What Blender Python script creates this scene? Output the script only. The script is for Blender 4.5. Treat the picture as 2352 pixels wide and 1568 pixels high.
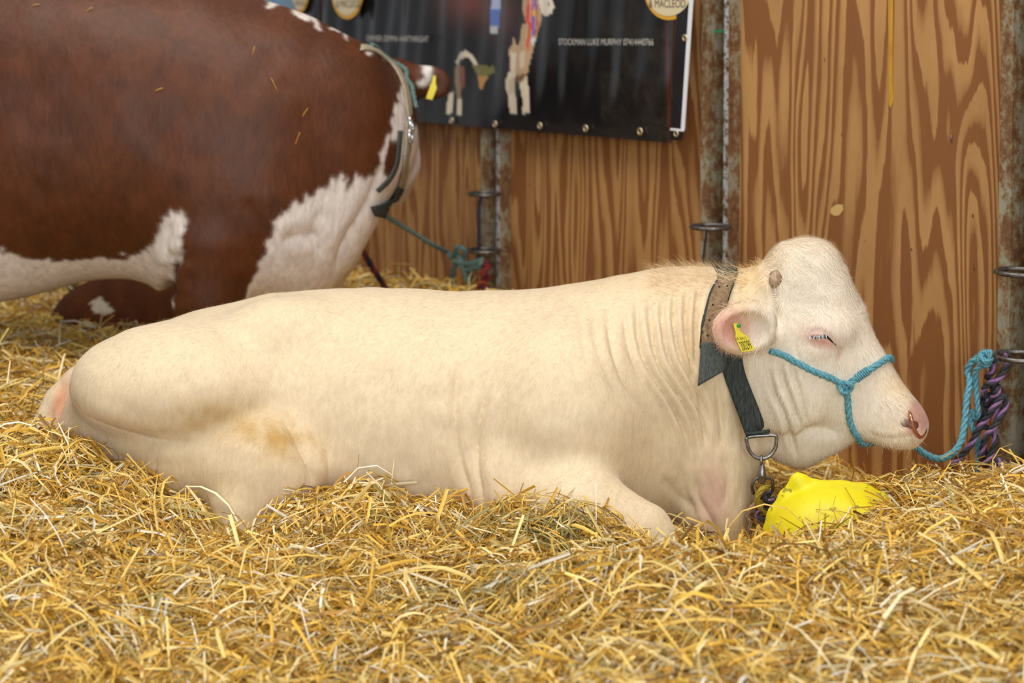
import bpy, bmesh, math
import numpy as np
from mathutils import Vector, Matrix
from mathutils.bvhtree import BVHTree

for o in list(bpy.data.objects):
    bpy.data.objects.remove(o)
rng = np.random.default_rng(7)
SC = bpy.context.scene
COL = SC.collection

# ------------------------------------------------------------------ camera
FPX = 3620.0
PITCH = math.radians(2.5)
HORIZON = 80.0
CAMZ = 1.40
CXP = 1176.0
CYP = HORIZON + FPX * math.tan(PITCH)
cam = bpy.data.cameras.new('camera')
camo = bpy.data.objects.new('camera', cam)
COL.objects.link(camo)
camo.location = (0, 0, CAMZ)
camo.rotation_euler = (math.pi / 2 - PITCH, 0, 0)
cam.sensor_width = 36.0
cam.lens = FPX / 2352 * 36.0
cam.shift_y = -(784 - CYP) / 2352
cam.clip_start = 0.05
cam.clip_end = 200
cam.dof.use_dof = True
cam.dof.focus_distance = 4.05
cam.dof.aperture_fstop = 2.5
SC.camera = camo

# ------------------------------------------------------------------ light
world = bpy.data.worlds.new('world')
SC.world = world
world.use_nodes = True
bg = world.node_tree.nodes['Background']
bg.inputs[0].default_value = (0.93, 0.96, 1.0, 1)
bg.inputs[1].default_value = 0.30


def area(name, loc, target, sx, sy, power, color):
    l = bpy.data.lights.new(name, 'AREA')
    l.shape = 'RECTANGLE'
    l.size = sx
    l.size_y = sy
    l.energy = power
    l.color = color
    o = bpy.data.objects.new(name, l)
    COL.objects.link(o)
    o.location = loc
    o.rotation_euler = (Vector(target) - Vector(loc)).to_track_quat('-Z', 'Y').to_euler()
    return o


area('roof_skylight_offscreen', (-0.6, 3.2, 6.0), (0.0, 4.6, 0.2), 7.0, 3.5, 300, (1.0, 0.95, 0.87))
area('shed_opening_offscreen', (0.6, -3.6, 2.3), (0.1, 4.4, 0.4), 6.0, 2.6, 275, (0.90, 0.95, 1.0))
SC.view_settings.view_transform = 'Standard'
SC.view_settings.look = 'None'
SC.view_settings.exposure = 0.33
SC.view_settings.gamma = 1.0
SC.view_settings.use_curve_mapping = False


# ------------------------------------------------------------------ pixel helpers
CP, SP = math.cos(PITCH), math.sin(PITCH)


def P(x, y, d):
    """photo pixel + distance along world Y -> world point"""
    rx, ry = (x - CXP) / FPX, (CYP - y) / FPX
    v = np.array([rx, CP + ry * SP, -SP + ry * CP])
    return v * (d / v[1]) + np.array([0, 0, CAMZ])


def ray(x, y):
    rx, ry = (x - CXP) / FPX, (CYP - y) / FPX
    return Vector((rx, CP + ry * SP, -SP + ry * CP)).normalized()


def proj(V):
    V = np.asarray(V, float) - np.array([0, 0, CAMZ])
    f = V[..., 1] * CP - V[..., 2] * SP
    u = V[..., 1] * SP + V[..., 2] * CP
    return CXP + FPX * V[..., 0] / f, CYP - FPX * u / f


# ------------------------------------------------------------------ wall frame
WO = np.array([1.454, 4.6])
WD = np.array([-0.577, 0.8167])
WN = np.array([-0.8167, -0.577])


def W(s, n, z):
    p = WO + s * WD + n * WN
    return np.array([p[0], p[1], z])


def wpx(x, y, n=0.0):
    r = ray(x, y)
    den = r.x * WN[0] + r.y * WN[1]
    t = (WO @ WN + n) / den
    p = np.array([r.x * t, r.y * t, CAMZ + r.z * t])
    s = (p[:2] - WO) @ WD
    return s, p[2], p


# ------------------------------------------------------------------ mesh helpers
ROOT = {}


def tag(o, label=None, cat=None, group=None, kind=None):
    if label: o['label'] = label
    if cat: o['category'] = cat
    if group: o['group'] = group
    if kind: o['kind'] = kind
    return o


def empty(name, loc):
    o = bpy.data.objects.new(name, None)
    o.empty_display_size = 0.05
    COL.objects.link(o)
    o.location = tuple(float(a) for a in loc)
    ROOT[o.name] = np.array(loc, float)
    return o


def mk(name, V, F, mats, parent=None, smooth=True, origin=None, mi=None, attr=None):
    """one mesh object from world-space vertices"""
    V = np.asarray(V, np.float64).reshape(-1, 3)
    if parent is not None:
        base = ROOT[parent.name]
    else:
        base = np.array(origin, float) if origin is not None else np.array([V[:, 0].mean(), V[:, 1].mean(), V[:, 2].min()])
    me = bpy.data.meshes.new(name)
    if isinstance(F, np.ndarray):
        me.vertices.add(len(V))
        me.vertices.foreach_set('co', (V - base).astype(np.float32).ravel())
        k = F.shape[1]
        me.loops.add(F.size)
        me.loops.foreach_set('vertex_index', F.astype(np.int32).ravel())
        me.polygons.add(len(F))
        me.polygons.foreach_set('loop_start', np.arange(0, F.size, k, dtype=np.int32))
        me.update(calc_edges=True)
    else:
        me.from_pydata((V - base).tolist(), [], F)
        me.update()
    if not isinstance(mats, (list, tuple)):
        mats = [mats]
    for m in mats:
        me.materials.append(m)
    if mi is not None:
        me.polygons.foreach_set('material_index', np.asarray(mi, np.int32))
    me.polygons.foreach_set('use_smooth', np.full(len(me.polygons), smooth))
    if attr is not None:
        for an, av in attr.items():
            a = me.attributes.new(an, 'FLOAT_COLOR', 'POINT')
            c = np.ones((len(V), 4), np.float32)
            c[:, :3] = av
            a.data.foreach_set('color', c.ravel())
    o = bpy.data.objects.new(name, me)
    COL.objects.link(o)
    if parent is not None:
        o.parent = parent
        ROOT[o.name] = base
    else:
        o.location = tuple(base)
        ROOT[o.name] = base
    return o


def spline(pts, n=None, step=None, closed=False):
    p = np.asarray(pts, float)
    if closed:
        q = np.vstack([p[-1], p, p[0], p[1]])
    else:
        q = np.vstack([2 * p[0] - p[1], p, 2 * p[-1] - p[-2]])
    out = []
    for i in range(1, len(q) - 2):
        t = np.linspace(0, 1, 24, endpoint=False)[:, None]
        a, b, c, d = q[i - 1], q[i], q[i + 1], q[i + 2]
        out.append(0.5 * (2 * b + (c - a) * t + (2 * a - 5 * b + 4 * c - d) * t ** 2 + (3 * b - a - 3 * c + d) * t ** 3))
    out = np.vstack(out + [q[-2][None]])
    L = np.concatenate([[0], np.cumsum(np.linalg.norm(np.diff(out, axis=0), axis=1))])
    if n is None:
        n = max(4, int(L[-1] / step) + 1)
    s = np.linspace(0, L[-1], n)
    return np.stack([np.interp(s, L, out[:, k]) for k in range(out.shape[1])], 1)


def frames(p):
    t = np.gradient(p, axis=0)
    t /= np.linalg.norm(t, axis=1)[:, None] + 1e-12
    ref = np.array([0, 0, 1.0]) if abs(t[0][2]) < 0.9 else np.array([0, 1.0, 0])
    nrm = np.cross(t[0], ref)
    nrm /= np.linalg.norm(nrm)
    N = [nrm]
    for i in range(1, len(p)):
        v = N[-1] - t[i] * (N[-1] @ t[i])
        N.append(v / (np.linalg.norm(v) + 1e-12))
    N = np.array(N)
    return t, N, np.cross(t, N)


def tube(p, r, sides=8, caps=True):
    p = np.asarray(p, float)
    r = np.broadcast_to(np.asarray(r, float), (len(p),))
    t, N, B = frames(p)
    a = np.linspace(0, 2 * np.pi, sides, endpoint=False)
    V = p[:, None] + r[:, None, None] * (np.cos(a)[None, :, None] * N[:, None] + np.sin(a)[None, :, None] * B[:, None])
    V = V.reshape(-1, 3)
    F = []
    for i in range(len(p) - 1):
        for j in range(sides):
            k = (j + 1) % sides
            F.append((i * sides + j, i * sides + k, (i + 1) * sides + k, (i + 1) * sides + j))
    if caps:
        F.append(tuple(range(sides - 1, -1, -1)))
        F.append(tuple((len(p) - 1) * sides + j for j in range(sides)))
    return V, F


def merge(parts):
    V, F, M = [], [], []
    off = 0
    for it in parts:
        v, f = it[0], it[1]
        m = it[2] if len(it) > 2 else 0
        V.append(v)
        F += [tuple(i + off for i in q) for q in f]
        M += [m] * len(f)
        off += len(v)
    return np.vstack(V), F, M


def rope(pts, rad, strands=3, pitch=None, mats=None, fray=0):
    """laid rope: twisted strands along a smooth path"""
    p = spline(pts, step=rad * 0.55)
    pitch = pitch or rad * 7
    L = np.concatenate([[0], np.cumsum(np.linalg.norm(np.diff(p, axis=0), axis=1))])
    t, N, B = frames(p)
    parts = []
    for k in range(strands):
        a = 2 * np.pi * (L / pitch + k / strands)
        c = p + rad * 0.52 * (np.cos(a)[:, None] * N + np.sin(a)[:, None] * B)
        v, f = tube(c, rad * 0.56, 6)
        parts.append((v, f, mats[k] if mats else 0))
    if fray:
        L0 = L[-1]
        for _ in range(int(fray * L0)):
            i = rng.integers(2, len(p) - 4)
            d = rng.normal(size=3)
            d = d / np.linalg.norm(d) + t[i] * rng.choice([-1.2, 1.2])
            d /= np.linalg.norm(d)
            a = p[i] + d * rad * 0.6
            q = np.array([a, a + d * rad * 0.8, a + d * rad * 1.3 + rng.normal(size=3) * rad * 0.3])
            v, f = tube(q, [0.0006, 0.0005, 0.0002], 3, False)
            parts.append((v, f, 0))
    return merge(parts)


def box(a, b):
    a, b = np.array(a, float), np.array(b, float)
    V = np.array([[x, y, z] for x in (a[0], b[0]) for y in (a[1], b[1]) for z in (a[2], b[2])])
    F = [(0, 1, 3, 2), (4, 6, 7, 5), (0, 4, 5, 1), (2, 3, 7, 6), (0, 2, 6, 4), (1, 5, 7, 3)]
    return V, F


def wbox(s0, s1, n0, n1, z0, z1):
    V, F = box((s0, n0, z0), (s1, n1, z1))
    return np.array([W(*v) for v in V]), F


def torus(c, ax, bx, R, r, n=40, m=10, a0=0, a1=2 * math.pi):
    c, ax, bx = (np.asarray(v, float) for v in (c, ax, bx))
    full = abs(a1 - a0 - 2 * math.pi) < 1e-6
    a = np.linspace(a0, a1, n, endpoint=not full)
    nn = np.cross(ax, bx)
    b = np.linspace(0, 2 * np.pi, m, endpoint=False)
    V = []
    for t in a:
        d = ax * math.cos(t) + bx * math.sin(t)
        for u in b:
            V.append(c + d * (R + r * math.cos(u)) + nn * r * math.sin(u))
    F = []
    cnt = n if full else n - 1
    for i in range(cnt):
        for j in range(m):
            F.append((i * m + j, ((i + 1) % n) * m + j, ((i + 1) % n) * m + (j + 1) % m, i * m + (j + 1) % m))
    if not full:
        F.append(tuple(range(m)))
        F.append(tuple((n - 1) * m + j for j in range(m - 1, -1, -1)))
    return np.array(V), F


def lathe(c, axis, prof, n=20):
    """prof: list of (distance along axis, radius)"""
    c, axis = np.asarray(c, float), np.asarray(axis, float) / np.linalg.norm(axis)
    ref = np.array([0, 0, 1.0]) if abs(axis[2]) < 0.9 else np.array([1.0, 0, 0])
    x = np.cross(axis, ref)
    x /= np.linalg.norm(x)
    y = np.cross(axis, x)
    V = []
    for h, r in prof:
        for k in range(n):
            a = 2 * math.pi * k / n
            V.append(c + axis * h + r * (x * math.cos(a) + y * math.sin(a)))
    F = []
    for i in range(len(prof) - 1):
        for j in range(n):
            k = (j + 1) % n
            F.append((i * n + j, i * n + k, (i + 1) * n + k, (i + 1) * n + j))
    F.append(tuple(range(n - 1, -1, -1)))
    F.append(tuple((len(prof) - 1) * n + j for j in range(n)))
    return np.array(V), F


def text_mesh(body, size):
    cu = bpy.data.curves.new('lettering', 'FONT')
    cu.body = body
    cu.size = size
    cu.align_x = 'LEFT'
    o = bpy.data.objects.new('lettering', cu)
    COL.objects.link(o)
    dg = bpy.context.evaluated_depsgraph_get()
    me = o.evaluated_get(dg).to_mesh()
    V = np.array([v.co[:] for v in me.vertices])
    F = [tuple(p.vertices) for p in me.polygons]
    bpy.data.objects.remove(o)
    bpy.data.curves.remove(cu)
    return V, F


# ------------------------------------------------------------------ materials
def mat(name, col, rough=0.6, metal=0.0, spec=0.5, build=None, sheen=0.0):
    m = bpy.data.materials.new(name)
    m.use_nodes = True
    nt = m.node_tree
    b = nt.nodes['Principled BSDF']
    b.inputs['Base Color'].default_value = (*col, 1)
    b.inputs['Roughness'].default_value = rough
    b.inputs['Metallic'].default_value = metal
    b.inputs['Specular IOR Level'].default_value = spec
    if sheen:
        b.inputs['Sheen Weight'].default_value = sheen
    if build:
        build(nt, b)
    return m


def nd(nt, typ, **kw):
    n = nt.nodes.new(typ)
    for k, v in kw.items():
        if k.startswith('i_'):
            n.inputs[k[2:].replace('_', ' ')].default_value = v
        else:
            setattr(n, k, v)
    return n


def ramp(nt, stops, interp='LINEAR'):
    r = nt.nodes.new('ShaderNodeValToRGB')
    r.color_ramp.interpolation = interp
    el = r.color_ramp.elements
    while len(el) < len(stops):
        el.new(0.5)
    for e, (p, c) in zip(el, stops):
        e.position = p
        e.color = (*c, 1)
    return r


def mapped(nt, scale, rot=(0, 0, 0), loc=(0, 0, 0), coord='Object'):
    tc = nd(nt, 'ShaderNodeTexCoord')
    mp = nd(nt, 'ShaderNodeMapping')
    mp.inputs['Scale'].default_value = scale
    mp.inputs['Rotation'].default_value = rot
    mp.inputs['Location'].default_value = loc
    nt.links.new(tc.outputs[coord], mp.inputs[0])
    return mp


def noise(nt, vec, scale, detail=4, rough=0.55, dist=0.0):
    n = nd(nt, 'ShaderNodeTexNoise')
    n.inputs['Scale'].default_value = scale
    n.inputs['Detail'].default_value = detail
    n.inputs['Roughness'].default_value = rough
    n.inputs['Distortion'].default_value = dist
    nt.links.new(vec.outputs[0], n.inputs['Vector'])
    return n


def bump(nt, b, height, strength, dist=0.002):
    bp = nd(nt, 'ShaderNodeBump')
    bp.inputs['Strength'].default_value = strength
    bp.inputs['Distance'].default_value = dist
    nt.links.new(height, bp.inputs['Height'])
    nt.links.new(bp.outputs[0], b.inputs['Normal'])
    return bp


def mixc(nt, fac, a, b, mode='MIX'):
    m = nd(nt, 'ShaderNodeMix', data_type='RGBA', blend_type=mode)
    for sock, v in ((m.inputs[0], fac), (m.inputs[6], a), (m.inputs[7], b)):
        if hasattr(v, 'is_linked') or isinstance(v, bpy.types.NodeSocket):
            nt.links.new(v, sock)
        elif isinstance(v, (int, float)):
            sock.default_value = v
        else:
            sock.default_value = (*v, 1)
    return m.outputs[2]


def math_(nt, op, a, b=0.0):
    m = nd(nt, 'ShaderNodeMath', operation=op)
    for sock, v in ((m.inputs[0], a), (m.inputs[1], b)):
        if isinstance(v, bpy.types.NodeSocket):
            nt.links.new(v, sock)
        else:
            sock.default_value = v
    return m.outputs[0]


def b_plywood(nt, b):
    # board-local axes: X along the wall, Z up; contour lines of a stretched noise give cathedral grain
    tc = nd(nt, 'ShaderNodeTexCoord')
    oi = nd(nt, 'ShaderNodeObjectInfo')
    cmb = nd(nt, 'ShaderNodeCombineXYZ')
    nt.links.new(math_(nt, 'MULTIPLY', oi.outputs['Random'], 37.0), cmb.inputs[0])
    add = nd(nt, 'ShaderNodeVectorMath', operation='ADD')
    nt.links.new(tc.outputs['Object'], add.inputs[0])
    nt.links.new(cmb.outputs[0], add.inputs[1])

    def mp(scale):
        m = nd(nt, 'ShaderNodeMapping')
        m.inputs['Scale'].default_value = scale
        nt.links.new(add.outputs[0], m.inputs[0])
        return m
    base = noise(nt, mp((3.4, 0.0, 0.33)), 1.0, 2.0, 0.45, 0.2)
    jag = noise(nt, mp((30.0, 0.0, 2.4)), 1.0, 3.0, 0.6)
    fine = noise(nt, mp((150.0, 0.0, 5.0)), 1.0, 3.0, 0.6)
    v = math_(nt, 'MULTIPLY', base.outputs[0], 20.0)
    sep = nd(nt, 'ShaderNodeSeparateXYZ')
    nt.links.new(add.outputs[0], sep.inputs[0])
    v = math_(nt, 'ADD', v, math_(nt, 'MULTIPLY', sep.outputs[0], 4.0))
    v = math_(nt, 'ADD', v, math_(nt, 'MULTIPLY', jag.outputs[0], 0.75))
    v = math_(nt, 'FRACT', v)
    r = ramp(nt, [(0.0, (0, 0, 0)), (0.30, (0.04, 0.04, 0.04)), (0.48, (0.45, 0.45, 0.45)), (0.58, (1, 1, 1)), (0.93, (1, 1, 1)), (0.985, (0, 0, 0))])
    nt.links.new(v, r.inputs[0])
    c = mixc(nt, r.outputs[0], (0.465, 0.255, 0.090), (0.205, 0.076, 0.022))
    c = mixc(nt, math_(nt, 'MULTIPLY', fine.outputs[0], 0.28), c, (0.36, 0.16, 0.05))
    dirt = noise(nt, mp((3.0, 0.0, 2.0)), 1.0, 5.0, 0.65)
    dr = ramp(nt, [(0.40, (0, 0, 0)), (0.75, (1, 1, 1))])
    nt.links.new(dirt.outputs[0], dr.inputs[0])
    c = mixc(nt, math_(nt, 'MULTIPLY', dr.outputs[0], 0.45), c, (0.20, 0.085, 0.028))
    kn = noise(nt, mp((38.0, 0.0, 24.0)), 1.0, 1.0, 0.4)
    kr = ramp(nt, [(0.775, (0, 0, 0)), (0.80, (1, 1, 1))])
    nt.links.new(kn.outputs[0], kr.inputs[0])
    c = mixc(nt, math_(nt, 'MULTIPLY', kr.outputs[0], 0.7), c, (0.05, 0.025, 0.012))
    nt.links.new(c, b.inputs['Base Color'])
    bump(nt, b, fine.outputs[0], 0.25, 0.001)


def b_steel(nt, b):
    mp = mapped(nt, (1, 1, 0.8))
    n1 = noise(nt, mp, 34, 6, 0.75)
    n2 = noise(nt, mp, 5, 4, 0.6)
    v = math_(nt, 'ADD', math_(nt, 'MULTIPLY', n1.outputs[0], 0.6), math_(nt, 'MULTIPLY', n2.outputs[0], 0.55))
    r = ramp(nt, [(0.50, (0.27, 0.25, 0.18)), (0.55, (0.22, 0.175, 0.10)), (0.60, (0.17, 0.080, 0.027)), (0.70, (0.08, 0.036, 0.018))])
    nt.links.new(v, r.inputs[0])
    nt.links.new(r.outputs[0], b.inputs['Base Color'])
    bump(nt, b, n1.outputs[0], 0.4, 0.002)


def b_worn_edge(nt, b):
    mp = mapped(nt, (1, 1, 1))
    n1 = noise(nt, mp, 40, 5, 0.75)
    r = ramp(nt, [(0.46, (0.50, 0.53, 0.56)), (0.54, (0.25, 0.20, 0.15)), (0.60, (0.11, 0.05, 0.025))])
    nt.links.new(n1.outputs[0], r.inputs[0])
    nt.links.new(r.outputs[0], b.inputs['Base Color'])


def b_attr(an, bumpscale=0.0, stretch=(1, 1, 1), rot=(0, 0, 0), var=0.0, bstr=0.3, bdist=0.002):
    def f(nt, b):
        a = nd(nt, 'ShaderNodeAttribute', attribute_name=an)
        out = a.outputs['Color']
        if bumpscale:
            mp = mapped(nt, stretch, rot)
            n = noise(nt, mp, bumpscale, 5, 0.65)
            if var:
                r = ramp(nt, [(0.3, (1 - var,) * 3), (0.7, (1 + var * 0.4,) * 3)])
                nt.links.new(n.outputs[0], r.inputs[0])
                out = mixc(nt, 1.0, out, r.outputs[0], 'MULTIPLY')
            bump(nt, b, n.outputs[0], bstr, bdist)
        nt.links.new(out, b.inputs['Base Color'])
    return f


def b_noisy(c1, c2, scale, stretch=(1, 1, 1), bs=0.2, bd=0.002, lo=0.35, hi=0.65):
    def f(nt, b):
        mp = mapped(nt, stretch)
        n = noise(nt, mp, scale, 5, 0.65)
        r = ramp(nt, [(lo, c1), (hi, c2)])
        nt.links.new(n.outputs[0], r.inputs[0])
        nt.links.new(r.outputs[0], b.inputs['Base Color'])
        if bs:
            bump(nt, b, n.outputs[0], bs, bd)
    return f


M = {}
M['ply'] = mat('plywood', (0.4, 0.2, 0.07), 0.62, spec=0.3, build=b_plywood)
M['steel'] = mat('rusted_steel', (0.2, 0.18, 0.14), 0.62, 0.0, build=b_steel)
M['edge'] = mat('worn_steel_edge', (0.45, 0.46, 0.48), 0.45, 0.4, build=b_worn_edge)
M['iron'] = mat('dark_iron', (0.10, 0.095, 0.09), 0.42, 0.85, build=b_noisy((0.07, 0.06, 0.055), (0.22, 0.21, 0.20), 60, bs=0.3, bd=0.001))
M['iron2'] = mat('polished_iron', (0.24, 0.24, 0.25), 0.34, 0.9, build=b_noisy((0.12, 0.115, 0.11), (0.34, 0.34, 0.36), 45, bs=0.2, bd=0.0008))
M['copper'] = mat('copper', (0.62, 0.26, 0.16), 0.3, 0.9, build=b_noisy((0.45, 0.17, 0.10), (0.68, 0.31, 0.20), 60, bs=0.0))
M['white_coat'] = mat('cream_coat', (0.8, 0.68, 0.5), 0.62, spec=0.25, sheen=0.15, build=b_attr('coat', 70, (1.0, 1.0, 0.28), (0, 0.5, 0), 0.11, 0.45, 0.005))
M['brown_coat'] = mat('brown_coat', (0.15, 0.05, 0.02), 0.48, spec=0.30, build=b_attr('coat', 45, (1.0, 1.0, 0.35), (0, 0.4, 0), 0.28, 0.4, 0.006))
M['straw'] = mat('straw', (0.7, 0.45, 0.13), 0.48, spec=0.4, build=b_attr('tone', 0))
M['straw_base'] = mat('straw_underlayer', (0.3, 0.16, 0.04), 0.9, spec=0.1, build=b_noisy((0.42, 0.24, 0.055), (0.66, 0.40, 0.10), 60, bs=0.8, bd=0.01))
M['blue_rope'] = mat('teal_rope', (0.06, 0.30, 0.36), 0.7, spec=0.3, build=b_noisy((0.055, 0.22, 0.30), (0.18, 0.44, 0.50), 220, bs=0.4, bd=0.001))
M['faded_rope'] = mat('faded_teal_rope', (0.09, 0.22, 0.22), 0.8, spec=0.2, build=b_noisy((0.05, 0.17, 0.19), (0.20, 0.25, 0.19), 90, bs=0.3, bd=0.001))
M['purple'] = mat('lilac_strand', (0.30, 0.15, 0.34), 0.7, build=b_noisy((0.22, 0.10, 0.26), (0.36, 0.20, 0.42), 200, bs=0.4, bd=0.001))
M['black_rope'] = mat('black_strand', (0.022, 0.022, 0.026), 0.75, build=b_noisy((0.014, 0.014, 0.017), (0.05, 0.05, 0.06), 200, bs=0.4, bd=0.001))
M['red_rope'] = mat('red_strand', (0.26, 0.018, 0.015), 0.7, build=b_noisy((0.18, 0.012, 0.012), (0.33, 0.03, 0.02), 150, bs=0.3, bd=0.001))
M['navy_rope'] = mat('navy_strand', (0.02, 0.022, 0.045), 0.7)
M['yellow_twine'] = mat('yellow_twine', (0.46, 0.34, 0.03), 0.7, build=b_noisy((0.30, 0.21, 0.02), (0.55, 0.42, 0.05), 150, bs=0.4, bd=0.001))
M['webbing'] = mat('dark_webbing', (0.02, 0.026, 0.024), 0.72, spec=0.3, build=b_noisy((0.010, 0.013, 0.013), (0.055, 0.066, 0.06), 260, (1, 1, 0.15), bs=0.5, bd=0.001))
M['flap'] = mat('grey_green_strap', (0.045, 0.055, 0.045), 0.6, spec=0.35, build=b_noisy((0.028, 0.036, 0.032), (0.085, 0.095, 0.08), 240, (1, 1, 0.12), bs=0.3, bd=0.001))
M['leather'] = mat('tan_suede_leather', (0.24, 0.155, 0.085), 0.85, spec=0.15, build=b_noisy((0.17, 0.105, 0.055), (0.31, 0.21, 0.12), 90, bs=0.35, bd=0.0015))
M['hole'] = mat('black_hole', (0.012, 0.01, 0.008), 0.9)
M['tag'] = mat('yellow_tag', (0.80, 0.66, 0.02), 0.4)
M['ink'] = mat('black_ink', (0.015, 0.015, 0.012), 0.6)
M['green'] = mat('green_plastic', (0.01, 0.28, 0.10), 0.4)
M['bucket'] = mat('yellow_rubber', (0.78, 0.68, 0.005), 0.42, spec=0.4)
M['banner'] = mat('printed_vinyl', (0.01, 0.01, 0.012), 0.22, spec=0.5, build=b_attr('print', 0))
M['vinyl_white'] = mat('white_vinyl', (0.72, 0.74, 0.78), 0.5)
M['vinyl_dark'] = mat('dark_vinyl_hem', (0.010, 0.010, 0.012), 0.22, spec=0.5)
M['brass'] = mat('brass_eyelet', (0.55, 0.46, 0.30), 0.35, 0.9)
M['letter'] = mat('pale_lettering', (0.50, 0.48, 0.43), 0.5)
M['logo_ink'] = mat('brown_lettering', (0.075, 0.03, 0.02), 0.5)
M['logo_cream'] = mat('logo_cream', (0.66, 0.56, 0.36), 0.4)
M['logo_orange'] = mat('logo_orange', (0.70, 0.36, 0.02), 0.4)
M['tape'] = mat('yellow_strap_tape', (0.50, 0.26, 0.02), 0.5, build=b_noisy((0.42, 0.20, 0.01), (0.58, 0.33, 0.03), 40, (1, 1, 0.2), bs=0.1))
M['chip'] = mat('pale_bare_wood', (0.55, 0.36, 0.12), 0.7)
M['paint_green'] = mat('green_paint', (0.0, 0.20, 0.08), 0.6)
M['horn'] = mat('horn', (0.42, 0.29, 0.18), 0.7, build=b_noisy((0.16, 0.09, 0.05), (0.50, 0.36, 0.23), 55, (1, 1, 0.6), bs=0.9, bd=0.004))
M['lash'] = mat('white_hair', (0.80, 0.80, 0.80), 0.6)
M['eye'] = mat('dark_eye', (0.012, 0.007, 0.008), 0.15)
M['hair'] = mat('cream_hair', (0.8, 0.7, 0.52), 0.6, spec=0.25, build=b_attr('coat', 0))
M['white_web'] = mat('pale_webbing', (0.36, 0.31, 0.22), 0.8, build=b_noisy((0.25, 0.20, 0.13), (0.42, 0.36, 0.26), 120, bs=0.3, bd=0.001))
M['chrome'] = mat('buckle_chrome', (0.7, 0.72, 0.75), 0.15, 1.0)
M['darkgreen'] = mat('dark_green_paint', (0.012, 0.025, 0.018), 0.6)

#@@SETTING
# ------------------------------------------------------------------ straw height field
CTRL = [(-300, 950, 4.2), (60, 985, 4.1), (130, 1012, 4.02), (250, 1078, 3.95), (400, 1148, 3.88), (520, 1218, 3.85), (570, 1228, 3.85), (640, 1180, 3.86), (730, 1132, 3.92),
        (850, 1122, 3.93), (950, 1158, 3.95), (1090, 1175, 3.93), (1200, 1152, 3.86), (1280, 1145, 3.80), (1340, 1185, 3.78), (1430, 1235, 3.75), (1550, 1285, 3.78),
        (1650, 1290, 3.98), (1720, 1285, 4.1), (1800, 1235, 3.84), (1900, 1208, 3.80), (2000, 1166, 3.86), (2100, 1118, 4.05), (2200, 1110, 4.15), (2340, 1090, 4.1), (2600, 1080, 4.0),
        (2000, 1112, 4.85), (2100, 1105, 4.75), (2200, 1095, 4.65), (2340, 1068, 4.5), (1900, 1062, 4.95), (1820, 1085, 4.85),
        (0, 1200, 3.5), (0, 1400, 3.1), (0, 1568, 2.8), (400, 1300, 3.45), (400, 1568, 2.9), (800, 1290, 3.5), (800, 1568, 2.9), (1000, 1255, 3.65), (1000, 1400, 3.25),
        (1150, 1455, 3.05), (1300, 1310, 3.25), (1500, 1290, 3.2), (1700, 1288, 3.2), (1900, 1275, 3.25), (2100, 1240, 3.32), (2300, 1190, 3.42), (1500, 1568, 2.7), (2000, 1568, 2.7),
        (2340, 1568, 2.65), (1300, 1245, 3.68), (1600, 1300, 3.6), (2700, 1250, 3.3), (-300, 1300, 3.3), (1100, 1210, 3.72), (200, 1180, 3.62),
        (0, 965, 4.45), (50, 900, 4.9), (60, 800, 5.6), (100, 725, 6.4), (0, 695, 7.2), (150, 682, 7.5), (130, 676, 8.1), (0, 690, 8.1), (250, 668, 8.2), (-300, 700, 7.0), (300, 762, 6.25), (150, 762, 6.25), (200, 835, 5.5), (400, 762, 6.25), (300, 758, 6.55), (220, 758, 6.55), (140, 752, 6.6), (400, 758, 6.55),
        (850, 645, 7.0), (1000, 645, 6.75), (1090, 668, 6.5), (830, 610, 7.6), (600, 640, 7.2), (1300, 720, 6.2), (1500, 800, 5.7), (400, 640, 8.6)]
cp = np.array([P(*c) for c in CTRL] + [[x, 4.5, 0.0] for x in np.linspace(-1.1, 0.7, 9)] + [[x, 2.0, 0.25] for x in np.linspace(-1.5, 1.5, 6)])


def H(x, y):
    x, y = np.asarray(x, float), np.asarray(y, float)
    num = np.zeros_like(x)
    den = np.zeros_like(x)
    for c in cp:
        w = 1.0 / (((x - c[0]) ** 2 + (y - c[1]) ** 2) + 0.0016) ** 1.6
        num += w * c[2]
        den += w
    z = num / den
    z = z + 0.012 * np.sin(x * 21 + 3 * np.sin(y * 9)) * np.sin(y * 19 + 2 * np.sin(x * 13)) + 0.008 * np.sin(x * 47 + y * 31) * np.sin(y * 43 - x * 17)
    return z


gx = np.arange(-5.6, 3.0, 0.05)
gy = np.arange(1.4, 12.0, 0.05)
GX, GY = np.meshgrid(gx, gy, indexing='ij')
GZ = H(GX, GY) - 0.056
# keep the floor on this side of the wall
side = (np.stack([GX, GY], -1) - WO) @ WN
V = np.stack([GX, GY, GZ], -1).reshape(-1, 3)
ii = np.arange(len(gx) * len(gy)).reshape(len(gx), len(gy))
Fq = np.stack([ii[:-1, :-1], ii[1:, :-1], ii[1:, 1:], ii[:-1, 1:]], -1)
keep = side[:-1, :-1] > -0.12
floor = mk('floor', V, Fq[keep].reshape(-1, 4), M['straw_base'])
tag(floor, 'trampled golden straw layer covering the pen floor', 'floor', kind='structure')

TONES = np.array([[0.84, 0.55, 0.11], [0.88, 0.64, 0.20], [0.72, 0.41, 0.05], [0.90, 0.72, 0.32], [0.50, 0.25, 0.035], [0.76, 0.44, 0.05],
                  [0.85, 0.72, 0.44], [0.40, 0.32, 0.09], [0.28, 0.15, 0.04], [0.86, 0.80, 0.66]])
TW = np.array([0.20, 0.16, 0.14, 0.12, 0.10, 0.11, 0.09, 0.03, 0.04, 0.04])
TW = TW / TW.sum()


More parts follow.
